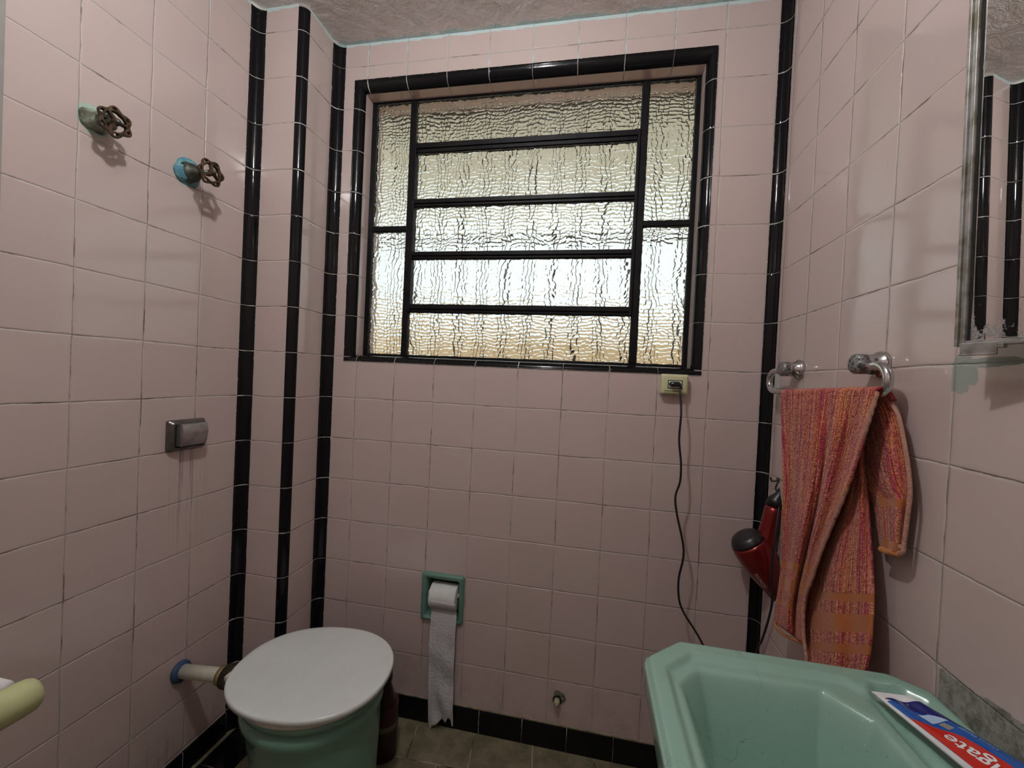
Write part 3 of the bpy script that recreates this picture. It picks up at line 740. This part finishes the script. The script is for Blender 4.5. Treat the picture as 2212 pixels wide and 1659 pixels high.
# ---------------------------------------------------------------- hair dryer with its cord
hd = thing('hair_dryer', 'red and black hair dryer hanging on a hook beside the towel', 'hair dryer', (8.7, -.7, -2.9))
YD = -.62
A0, A1 = at(1604,1152,1,YD), at(1694,1290,1,YD)
ax_ = (A1-A0).normalized(); Ld = (A1-A0).length
def bodyR(t):
    P = [(0,.12),(.015,.20),(.04,.25),(.09,.295),(.14,.315),(.25,.335),(.40,.335),(.55,.315),(.7,.275),(.85,.235),(1,.21)]
    for (a, p), (b, q) in zip(P, P[1:]):
        if a <= t <= b: return p+(q-p)*(t-a)/(b-a)
    return .21
tsp = .13
obj('rear_grille', lathe(A0, ax_, [(t*Ld, bodyR(t)*(1.0)) for t in (0,.02,.04,.06,.08,.1,tsp)] + [(tsp*Ld, .25)], 40), M_black, hd)
obj('barrel', lathe(A0, ax_, [(tsp*Ld,.27)] + [(t*Ld, bodyR(t)+.004) for t in (tsp,.17,.21,.25,.32,.4,.47,.55,.62,.7,.78,.85,.92,1)] + [(Ld,.19),(Ld*.93,.17)], 40), M_red, hd)
obj('nozzle', lathe(A0+ax_*Ld*.95, ax_, [(0,.17),(.05,.18),(.16,.175),(.17,.12),(.1,.1)], 32), M_black, hd)
H0, H1 = at(1652,1180,1,YD-.02), at(1676,1090,1,YD-.02)
hdir = (H1-H0)
hp_ = [H0 - hdir*.15 + hdir*t for t in (0,.2,.5,.8,1.0,1.12)]
obj('handle', tube(hp_, [.21,.185,.165,.165,.17,.15], 24), M_red, hd)
side = Vector((hdir.z, 0, -hdir.x)).normalized()
obj('switch', join(*[lathe(H0+hdir*t+side*.135+Vector((0,-.06,0)), side+Vector((0,-.5,0)), [(0,.05),(.03,.045),(.04,.02)], 12) for t in (.25,.4,.62)]), M_black, hd)
obj('button_panel', tube([H0+hdir*.12+side*.085+Vector((0,-.025,0)), H0+hdir*.75+side*.085+Vector((0,-.025,0))], .10, 16), M_black, hd)
HT = H0+hdir*.97
obj('end_cap', tube([HT, HT+hdir*.14, HT+hdir*.26+side*.02, HT+hdir*.45+side*.05], [.172,.15,.085,.06], 20), M_black, hd)
TP_ = at(1681,1062,1,-.62)
loop = smooth_path([HT+hdir*.38+side*.03, at(1676,1058,1,-.62), at(1677,1048,1,-.55), at(1683,1041,1,-.57), at(1688,1050,1,-.6), at(1687,1068,1,-.6)], 6)
obj('hanging_loop', tube(loop, .014, 8), M_cord, hd)
# text wrapped on the barrel
def text_mesh(s, size=1.0, bold=False):
    cu = bpy.data.curves.new('txt', 'FONT'); cu.body = s; cu.size = size; cu.resolution_u = 3; cu.offset = .012 if bold else 0
    o = bpy.data.objects.new('txt', cu); C.objects.link(o)
    dg = bpy.context.evaluated_depsgraph_get(); dg.update(); me = bpy.data.meshes.new_from_object(o.evaluated_get(dg))
    V = [tuple(v.co) for v in me.vertices]; F = [tuple(p.vertices) for p in me.polygons]
    bpy.data.objects.remove(o); bpy.data.curves.remove(cu); bpy.data.meshes.remove(me); return V, F
V, F = text_mesh('MONDIAL')
xs = [v[0] for v in V]; wdt = max(xs)-min(xs); mnx = min(xs)
rdir = -ax_                                   # reading direction, nozzle to rear
view = (CAM-(A0+ax_*Ld*.55)).normalized(); view = (view-ax_*view.dot(ax_)).normalized()
upd = Vector(view).cross(rdir).normalized()   # letter-up as seen by the viewer
s0 = Ld*.70; tl = .34; sc_ = tl/wdt
NV = []
for (x, y, z) in V:
    sx = s0 - (x-mnx)*sc_; t = sx/Ld; R = bodyR(t)+.007
    th = math.radians(32) + (y*sc_*1.35)/R
    NV.append(tuple(A0 + ax_*sx + (view*math.cos(th) + upd*math.sin(th))*R))
obj('lettering', (NV, F), M_letw, hd, smooth=False)
# cord: plug, down behind the sink, up to the handle
pl = [at(x,y,1,d) for x,y,d in ((1469,845,-.37),(1471,870,-.43))] + [at(x,y,1,-.50) for x,y in ((1471,900),(1467,950),(1471,1000),(1469,1040),(1459,1072),(1462,1110),(1477,1190),(1466,1250),(1467,1295),(1478,1325),(1500,1360),(1518,1392))]
pl = [Vector((7.375,-.345,.685)), Vector((7.41,-.33,.62))] + pl + [Vector((8.35,-.5,-5.0)), Vector((8.7,-.45,-5.3)), Vector((8.9,-.45,-5.0))]
dn = [at(x,y,1,d) for x,y,d in ((1637,1400,-.45),(1645,1385,-.55),(1658,1345,-.75),(1668,1300,-.97),(1667,1262,-1.03))] + [at(1668,1225,1,YD-.40), at(1672,1180,1,YD-.38), at(1679,1125,1,YD-.26), at(1684,1090,1,YD-.15)] + [HT+hdir*.42+side*.05]
obj('cord', tube(smooth_path(pl + dn, 5), .021, 8), M_cord, hd)
pg = []
for y, k in ((-.215,.8),(-.225,1.0),(-.285,1.0),(-.315,.8),(-.335,.45)):
    pg.append([(7.305+x*k, y, .695+z*k) for x, z in ((-.125,0),(-.07,.052),(.07,.052),(.125,0),(.07,-.052),(-.07,-.052))])
obj('plug', loft(pg), M_black, hd, smooth=False, bevel=.0012)
hk = thing('wall_hook', 'small dark hook holding the hair dryer loop near the corner', 'hook', (XR, -.55, -1.15))
obj('hook_wire', tube(smooth_path([(XR,-.60,-1.02),(9.12,-.60,-1.04),(9.07,-.58,-1.05),(9.05,-.57,-1.02),(9.05,-.57,-.98)], 5), .018, 8), M_dark, hk)
obj('hook_base', lathe((XR,-.60,-1.02), (-1,0,0), [(0,.05),(.02,.045),(.03,.02)], 14), M_dark, hk)
# ---------------------------------------------------------------- towel bar
tb = thing('towel_bar', 'chrome towel bar with curled ends on two round brackets', 'towel bar', (XR, -2.3, .6))
XB = 8.90; ZB = 1.045; YA, YB = -1.19, -3.24
for y, r, key in ((YA,.125,'a'), (YB,.125,'b')):
    obj('bracket', lathe((XR,y,ZB), (-1,0,0), [(0,.165),(.03,.17),(.06,.155),(.075,.13),(.20,.125),(.205,.125)], 32), M_steel, tb)
    obj('bracket_cap', lathe((XR-.2,y,ZB), (-1,0,0), [(0,.126),(.10,.128),(.125,.11),(.13,.0)], 32), M_pit, tb)
ZL = .655; RB = .052
path = [(XB,YA,ZB-.03)] + [(XB, YA+.33+.0*0+.20*math.sin(math.radians(a)), (ZB-.03+ZL)/2 + ((ZB-.03)-ZL)/2*math.cos(math.radians(a))) for a in range(0, 181, 12)]
path += [(XB, YA, ZL), (XB,-2.3,ZL), (XB, YB, ZL)] + [(XB, YB-.36-.20*math.sin(math.radians(a)), (ZB-.03+ZL)/2 - ((ZB-.03)-ZL)/2*math.cos(math.radians(a))) for a in range(0, 181, 12)] + [(XB,YB,ZB-.03)]
obj('bar', tube(path, RB, 20), M_steel, tb)
# ---------------------------------------------------------------- towel
tw = thing('hand_towel', 'orange and magenta striped terry towel draped over the towel bar', 'towel', (8.85, -2.8, -3.2))
def interp(P, v):
    for k in range(len(P)-1):
        if P[k][0] <= v <= P[k+1][0]:
            t = (v-P[k][0])/(P[k+1][0]-P[k][0]); a, b, c, d = P[max(k-1,0)], P[k], P[k+1], P[min(k+2,len(P)-1)]
            out = []
            for i in range(1, len(b)):
                m0 = (c[i]-a[i])/2 if k else (c[i]-b[i]); m1 = (d[i]-b[i])/2 if k+2 < len(P) else (c[i]-b[i])
                out.append((2*t**3-3*t*t+1)*b[i]+(t**3-2*t*t+t)*m0+(-2*t**3+3*t*t)*c[i]+(t**3-t*t)*m1)
            return out
    return list(P[-1][1:])
def lin(K, x):
    if x <= K[0][0]: return K[0][1]
    for (a, p), (b, q) in zip(K, K[1:]):
        if a <= x <= b: return p+(q-p)*(x-a)/(b-a)
    return K[-1][1]
def sheet(name, rows, Xf, u0, u1, knots, side, nu=48, nv=110, mat=M_tow, wrap=0):
    R = [(i/(len(rows)-1),)+r for i, r in enumerate(rows)]
    V, U, F = [], [], []; wrapn = 6 if wrap else 0
    if wrap:
        xl, yl, xr, yr = rows[0]
        for j in range(wrapn):
            a = math.radians(190-100*j/wrapn)*1.0
            for i in range(nu+1):
                u = i/nu; p = at(xl+(xr-xl)*u, yl+(yr-yl)*u, 0, Xf(u, 0)); t = 1-j/wrapn
                V.append((p[0]+wrap*2*t, p[1], p[2] + .05*math.sin(math.pi*t) - .12*t*t)); U.append((u0+(u1-u0)*u, 0.0-.02*t))
    for j in range(nv+1):
        v = j/nv; xl, yl, xr, yr = interp(R, v)
        ypx = yl if side == 'L' else yr
        for i in range(nu+1):
            u = i/nu; bend = math.sin(math.pi*u)
            p = at(xl+(xr-xl)*u, yl+(yr-yl)*u, 0, Xf(u, v)); V.append(tuple(p)); U.append((u0+(u1-u0)*u, lin(knots, ypx)))
    n = nu+1
    for j in range(nv+wrapn):
        for i in range(nu): a = j*n+i; F.append((a, a+1, a+n+1, a+n))
    return obj(name, (V, F), mat, tw, uv=U, solid=.004)
F1 = [(1687,846,1893,842),(1688,885,1884,882),(1689,925,1872,925),(1690,985,1855,985),(1691,1045,1833,1045),(1691,1105,1808,1110),(1691,1160,1783,1170),(1689,1210,1763,1225),(1684,1262,1746,1275),(1677,1305,1738,1325),(1673,1343,1738,1392)]
def fF1(u, v):
    g = min(1, v*4)
    f = -.06*math.exp(-((u-.36-.20*v)/.035)**2)*g*(1-v*.7) + .045*math.sin(u*9+1.5*v)*g + .035*math.sin(u*17-4*v+1)*g*(1-v*.4) + .09*math.exp(-((u-.50-.22*v)/.04)**2)*g*(1-v*.5)
    return 8.79 - .10*min(1, v*3)*.4 + f + .02*noise.noise(Vector((u*4, v*5, 1)))
sheet('front_layer', F1, fF1, 0, .62, [(846,0),(1210,.80),(1225,.83),(1246,.86),(1274,.90),(1293,.93),(1303,.945),(1343,1.0)], 'L', wrap=.10)
F2 = [(1866,925,1872,935),(1850,975,1864,985),(1826,1035,1872,1045),(1800,1098,1877,1108),(1772,1160,1882,1170),(1748,1225,1886,1235),(1737,1285,1887,1292),(1735,1331,1885,1341),(1739,1394,1880,1404),(1744,1450,1868,1470)]
def fF2(u, v): return 8.96 - .13*v + .03*math.sin(u*7+v*2) + .025*math.sin(u*15-3*v)*(1-.5*v)
sheet('folded_layer', F2, fF2, .40, .86, [(935,.15),(1284,.80),(1301,.83),(1329,.86),(1369,.90),(1394,.93),(1415,.945),(1470,1.0)], 'R')
B1 = [(1800,848,1908,848),(1800,900,1938,895),(1800,950,1952,950),(1802,1000,1962,1010),(1835,1040,1966,1060),(1878,1075,1965,1080),(1890,1100,1961,1110),(1896,1140,1956,1150),(1900,1165,1954,1178),(1904,1184,1950,1196)]
def fB(u, v): return 9.03 + .035*math.sin(u*6+v) + .02*math.sin(u*14+2*v)
sheet('back_layer', B1, fB, .55, .98, [(848,0),(1079,.80),(1098,.83),(1176,.86),(1196,.90)], 'R')
hemp = [at(x,y,0,X) for x,y,X in ((1896,846,8.80),(1885,882,8.76),(1873,920,8.74),(1856,972,8.74),(1838,1030,8.74),(1818,1085,8.73),(1795,1138,8.73),(1772,1195,8.72),(1752,1255,8.71),(1739,1290,8.71),(1735,1331,8.71),(1737,1380,8.71),(1742,1420,8.71),(1745,1455,8.71))]
hs = smooth_path(hemp, 8)
obj('hem', tube([p+Vector((0,.006*math.sin(i*1.7),0)) for i, p in enumerate(hs)], .022, 8), M_hem, tw)
hb = smooth_path([at(x,y,0,9.0) for x,y in ((1908,848),(1938,893),(1952,950),(1962,1010),(1966,1060),(1965,1080),(1961,1110),(1956,1150),(1953,1172),(1951,1190),(1944,1196),(1940,1188),(1946,1180),(1951,1186))], 6)
obj('hem', tube(hb, .022, 8), M_hem, tw)
obj('hem', tube(smooth_path([at(x,y,0,8.76) for x,y in ((1673,1343),(1678,1356),(1692,1370),(1715,1382),(1739,1392))], 6), .022, 8), M_hem2, tw)
obj('hem', tube(smooth_path([at(x,y,0,9.0) for x,y in ((1903,1186),(1920,1193),(1942,1197))], 5), .035, 8), M_hem2, tw)
# ---------------------------------------------------------------- mirror cabinet
YAW = math.radians(15.6)
mc = thing('mirror_cabinet', 'metal framed mirror cabinet on the right wall with its mirror door ajar', 'mirror cabinet', (XR, -5.2, .86))
obj('body_frame', join(box(XR-.09, XR, -6.3, -5.06, .86, .93), box(XR-.09, XR, -5.14, -5.06, .93, 7.2), box(XR-.09, XR, -6.3, -6.22, .93, 7.2)), M_alu, mc, smooth=False, bevel=.001)
obj('back_panel', box(XR-.03, XR-.005, -6.22, -5.14, .93, 7.2), M_lid2, mc, smooth=False)
E0 = at(2067,750,0,8.84); tx = Vector((math.sin(YAW), -math.cos(YAW), 0)); nx_ = Vector((-math.cos(YAW), -math.sin(YAW), 0))
WM, HM = 1.22, 5.9; zb = E0.z
def mp(s, h, d): return tuple(Vector((E0.x, E0.y, zb)) + tx*s + (Vector((0,0,1))+nx_*.018)*h + nx_*d)
def mbox(s0, s1, h0, h1, d0, d1):
    V = [mp(s, h, d) for h in (h0, h1) for d in (d0, d1) for s in (s0, s1)]
    return V, [(0,2,3,1),(4,5,7,6),(0,1,5,4),(2,6,7,3),(0,4,6,2),(1,3,7,5)]
dr = obj('door', join(mbox(0,.026,0,HM,-.05,.035), mbox(.026,.062,.0,HM,-.05,.015), mbox(.062,.074,.0,HM,-.05,.03), mbox(.035,WM,0,.03,-.05,.03), mbox(.035,WM,.03,.05,-.05,.015), mbox(WM-.05,WM,0.05,HM,-.05,.03)), M_alu, mc, smooth=False, bevel=.0008)
q = [mp(.075,.04,-.012), mp(WM-.04,.04,-.012), mp(WM-.04,HM,-.012), mp(.075,HM,-.012)]
obj('mirror_glass', (q+[tuple(Vector(p)-nx_*.03) for p in q], [(0,1,2,3),(7,6,5,4),(0,4,5,1),(1,5,6,2),(2,6,7,3),(3,7,4,0)]), M_mir, dr, smooth=False, uv=[(0,0),(1,0),(1,1),(0,1)]*2)
obj('glass_channel', join(mbox(.074,.090,.03,HM,-.02,-.005)), M_void, dr, smooth=False)
obj('clip', join(mbox(.055,.32,-.075,.025,.03,.045), mbox(.05,.32,-.085,-.07,.03,.055), mbox(.32,.36,-.03,.01,.0,.045)), M_alu, dr, smooth=False, bevel=.0008)
# ---------------------------------------------------------------- wash basin
SX0, SX1, SY0, SY1 = 6.33, XR, -7.75, -4.06
ZS = -2.28
sb = thing('wash_basin', 'sea green ceramic wash basin with cut corners on the right wall', 'sink', (7.8, -5.9, -3.9))
def poly_in(x0, x1, y0, y1, c):                   # chamfered rectangle, c = (cx, cy) chamfers for the four corners
    return [(x0+c[0][0],y1),(x0,y1-c[0][1]),(x0,y0+c[1][1]),(x0+c[1][0],y0),(x1-c[2][0],y0),(x1,y0+c[2][1]),(x1,y1-c[3][1]),(x1-c[3][0],y1)]
PO = poly_in(SX0, SX1, SY0, SY1, ((.42,.40),(.42,.40),(.30,.3),(.30,.22)))
PI1 = poly_in(6.565, 8.62, -7.50, -4.32, ((.30,.30),(.3,.3),(.3,.3),(.3,.3)))
PI2 = poly_in(6.655, 8.36, -7.42, -4.47, ((.24,.27),(.24,.27),(.45,.45),(.30,.34)))
PD = poly_in(8.50, 9.03, -5.50, -4.30, ((.12,.14),(.12,.12),(.12,.12),(.16,.16)))
def sdf(P, x, y):
    best = 1e9; inside = True; n = len(P)
    for i in range(n):
        ax, ay = P[i]; bx, by = P[(i+1) % n]; ex, ey = bx-ax, by-ay; px, py = x-ax, y-ay
        t = max(0, min(1, (px*ex+py*ey)/(ex*ex+ey*ey))); d = math.hypot(px-ex*t, py-ey*t); best = min(best, d)
        if ex*py-ey*px < 0: inside = False
    return -best if inside else best
def sst(a, b, x):
    t = max(0, min(1, (x-a)/(b-a))); return t*t*(3-2*t)
def H(x, y):
    d0 = -sdf(PO, x, y); d1 = -sdf(PI1, x, y); d2 = -sdf(PI2, x, y); d3 = -sdf(PD, x, y)
    z = ZS - .05*(1-sst(0, .07, d0))
    z -= .055*sst(-.05, .03, d1)
    z -= .05*sst(-.04, .10, d2)
    e = max(0, d2); z -= 1.05*sst(-.02, .42, e)*.85 + .22*sst(.2, 1.1, e)
    z -= .10*sst(-.05, .07, d3)
    return z
def poly_ray(P, cx, cy, th):
    dx, dy = math.cos(th), math.sin(th); best = None; n = len(P)
    for i in range(n):
        ax, ay = P[i]; bx, by = P[(i+1) % n]; ex, ey = bx-ax, by-ay; den = dx*ey-dy*ex
        if abs(den) < 1e-9: continue
        t = ((ax-cx)*ey-(ay-cy)*ex)/den; s = ((ax-cx)*dy-(ay-cy)*dx)/den
        if t > 0 and -1e-6 <= s <= 1+1e-6: best = t if best is None else min(best, t)
    return best
# grid heightfield clipped to outline by clamping
NA, NR = 360, 90; cx, cy = 7.6, -5.95; V, F = [], []
rr_ = [poly_ray(PO, cx, cy, 2*math.pi*i/NA) for i in range(NA)]
rs_ = [sum(rr_[(i+k) % NA] for k in (-2,-1,0,1,2))/5 for i in range(NA)]
for j in range(NR+1):
    rho = 1-(j/NR)**1.25 if j < NR else .0
    for i in range(NA):
        a = 2*math.pi*i/NA; r = rs_[i]*rho; x, y = cx+r*math.cos(a), cy+r*math.sin(a)
        V.append((min(x, XR-.002), y, H(x, y) if j else ZS-.07))
for j in range(NR):
    for i in range(NA):
        k = (i+1) % NA; F.append((j*NA+i, j*NA+k, (j+1)*NA+k, (j+1)*NA+i))
base0 = len(V); prof = [(1.0,-.10),(.995,-.30),(.97,-.36),(.90,-.40),(.86,-.60),(.78,-1.1),(.6,-1.5),(.35,-1.62),(.02,-1.64)]
prev = 0
for s, dz in prof:
    st_ = len(V)
    for i in range(NA):
        a = 2*math.pi*i/NA; r = rs_[i]*s; V.append((min(cx+r*math.cos(a), XR-.002), cy+r*math.sin(a), ZS+dz))
    for i in range(NA):
        k = (i+1) % NA; F.append((prev+k, prev+i, st_+i, st_+k))
    prev = st_
obj('basin', (V, F), M_sink, sb)
obj('pedestal', loft([egg(ZF,8.35,.62,.75,.62,48,-5.95,2.6), egg(ZF+.3,8.35,.5,.75,.52,48,-5.95,2.6), egg(-5.5,8.4,.42,.7,.42,48,-5.95,2.6), egg(-3.6,8.4,.6,.7,.6,48,-5.95,2.6)]), M_sink, sb)
obj('drain', lathe((7.5,-5.95,H(7.5,-5.95)-.01), (0,0,1), [(0,.16),(.02,.16),(.03,.13),(.015,.1),(.012,0)], 28), M_steel, sb)
# water drops
dv = []
for k in range(170):
    while True:
        x = random.uniform(6.7, 8.4); y = random.triangular(-6.6, -4.5, -4.8)
        if sdf(PI2, x, y) < -.04: break
    r = random.uniform(.004, .011); e = .01; hx = (H(x+e,y)-H(x-e,y))/(2*e); hy = (H(x,y+e)-H(x,y-e))/(2*e)
    n = Vector((-hx,-hy,1)).normalized(); c = Vector((x,y,H(x,y)))
    dv.append(lathe(c-n*.002, n, [(0,r),(r*.35,r*.92),(r*.65,r*.6),(r*.8,.0)], 8))
mw = Mat('water'); mw.col((1,1,1)); mw.set(Roughness=.02, IOR=1.33, Transmission_Weight=.9); 
wd = obj('water_drops', join(*dv), mw.m); tag(wd, 'tiny water drops scattered over the basin bowl', 'water', kind='stuff')
# ---------------------------------------------------------------- toothpaste tube
tp = thing('toothpaste_tube', 'flattened red white and blue toothpaste tube lying on the basin edge', 'toothpaste', (8.75, -4.9, -2.32))
LT, RT_, LB, RB_ = Vector((8.514,-4.455,-2.30)), at(1966,1506,2,-2.24), Vector((8.77,-5.50,-2.26)), Vector((9.08,-5.48,-2.16))
LB = at(2080,1659,2,-2.28); RB_ = at(2192,1642,2,-2.17)
LB = LB + (LB-LT)*.60; RB_ = RB_ + (RB_-RT_)*.55
def TB(u, v, off=0):
    """u across from left edge, v from crimped tail to shoulder"""
    p = (LT.lerp(RT_, u)).lerp(LB.lerp(RB_, u), v); nn = (RT_-LT).cross(LB-LT).normalized(); nn = nn if nn.z > 0 else -nn
    bul = .085*(math.sin(math.pi*min(max(u,0),1))**.6)*sst(0, .7, v)
    wav = .03*math.sin(u*7+v*5)*(1-v)*sst(0,.12,v)*math.sin(math.pi*u)
    return p + nn*(bul+wav+off+.012)
def patch(fn, nu, nv, side=1):
    V = [tuple(fn(i/nu, j/nv)) for j in range(nv+1) for i in range(nu+1)]; F = []
    for j in range(nv):
        for i in range(nu): a = j*(nu+1)+i; F.append((a, a+1, a+nu+2, a+nu+1))
    return V, F
top = patch(lambda u, v: TB(u, v), 24, 40)
nnn = (RT_-LT).cross(LB-LT).normalized(); nnn = nnn if nnn.z > 0 else -nnn
botp = patch(lambda u, v: (LT.lerp(RT_, u)).lerp(LB.lerp(RB_, u), v) - nnn*(.02*math.sin(math.pi*u)*v), 24, 40)
body = obj('tube_body', join(top, (botp[0], [f[::-1] for f in botp[1]])), M_pw, tp)
def reg(f0, f1, v0, v1, off, nu=16, nv=36):
    return patch(lambda a, b: TB(f0(v0+(v1-v0)*b)+(f1(v0+(v1-v0)*b)-f0(v0+(v1-v0)*b))*a, v0+(v1-v0)*b, off), nu, nv)
redtop = lambda v: lin([(0,.07),(.28,.07),(.36,.28),(.43,.46),(.50,.52),(.70,.53),(.9,.55),(1,.55)], v)
obj('blue_print', reg(lambda v: .07, lambda v: .99, .11, .97, .0035), M_pb, body)
obj('navy_print', reg(lambda v: lin([(.08,.09),(.16,.40),(.32,.80),(.42,.985),(1,.99)], v), lambda v: .99, .08, .42, .005), M_pn, body)
obj('red_print', reg(lambda v: .07, redtop, .27, .97, .006), M_pr, body)
for k in range(4): obj('yellow_print', reg(lambda v: .50+.035*k, lambda v: .515+.035*k, .35, .42, .0075, 2, 8), M_py, body)
obj('splash_print', reg(lambda v: .40-.3*abs(v-.30), lambda v: .58+.20*math.sin((v-.22)*12), .24, .34, .0072, 6, 12), M_pz, body)
V, F = text_mesh('Colgate', bold=True); xs = [v[0] for v in V]; mnx, wdt = min(xs), max(xs)-min(xs)
NV = []
for x, y, z in V:
    v = .93 - (x-mnx)/wdt*.48; u = .38 - y*.33 + (v-.5)*.08; NV.append(tuple(TB(u, v, .0085)))
obj('lettering', (NV, F), M_pw, body, smooth=False)
V, F = text_mesh('Creme Dental'); xs = [v[0] for v in V]; mnx, wdt = min(xs), max(xs)-min(xs)
NV = []
for x, y, z in V:
    v = .64 - (x-mnx)/wdt*.22; u = .76 - y*.10; NV.append(tuple(TB(u, v, .0075)))
obj('lettering', (NV, F), M_pz, body, smooth=False)
cc = LB.lerp(RB_, .5)+nnn*.05; cdir = (LB.lerp(RB_,.5)-LT.lerp(RT_,.5)).normalized()
obj('cap', lathe(cc, cdir, [(-.04,.09),(.03,.085),(.04,.11),(.24,.095),(.25,.0)], 24), M_pw, tp)
# ---------------------------------------------------------------- pale green grip, lower left foreground
gp = thing('handle_grip', 'pale green rounded grip poking in at the lower left edge', 'handle', (1.95, -8.2, ZF))
g0, g1 = Vector((2.02,-7.02,-1.61)), Vector((2.07,-8.55,-1.55))
gd = (g1-g0).normalized(); gl = (g1-g0).length
obj('grip', lathe(g0, gd, [(0,.01),(.003,.075),(.015,.095),(.04,.108),(.10,.113),(gl*.5,.116),(gl,.118)], 32), M_gripg, gp)
obj('support_tube', tube([(1.99,-8.4,-1.66),(2.0,-8.7,-1.72),(2.0,-8.85,-1.95),(2.0,-8.85,-4),(2.0,-8.85,ZF)], .07, 16), M_whitep, gp)
w0 = CAM + ray(10,1489)*3.05
obj('side_tube', tube([w0, w0+Vector((-.5,-.02,.02)), w0+Vector((-.62,-.02,-.1)), Vector((w0.x-.62, w0.y-.02, ZF))], .055, 16), M_whitep, gp)
# ---------------------------------------------------------------- world and colour
w = bpy.data.worlds.new('world'); sc.world = w; w.use_nodes = True
bg = w.node_tree.nodes['Background']; bg.inputs[0].default_value = (.93,1.0,.99,1); bg.inputs[1].default_value = 1.12
sc.view_settings.view_transform = 'Standard'; sc.view_settings.look = 'None'; sc.view_settings.exposure = 0; sc.view_settings.gamma = 1
sc.view_settings.use_curve_mapping = False
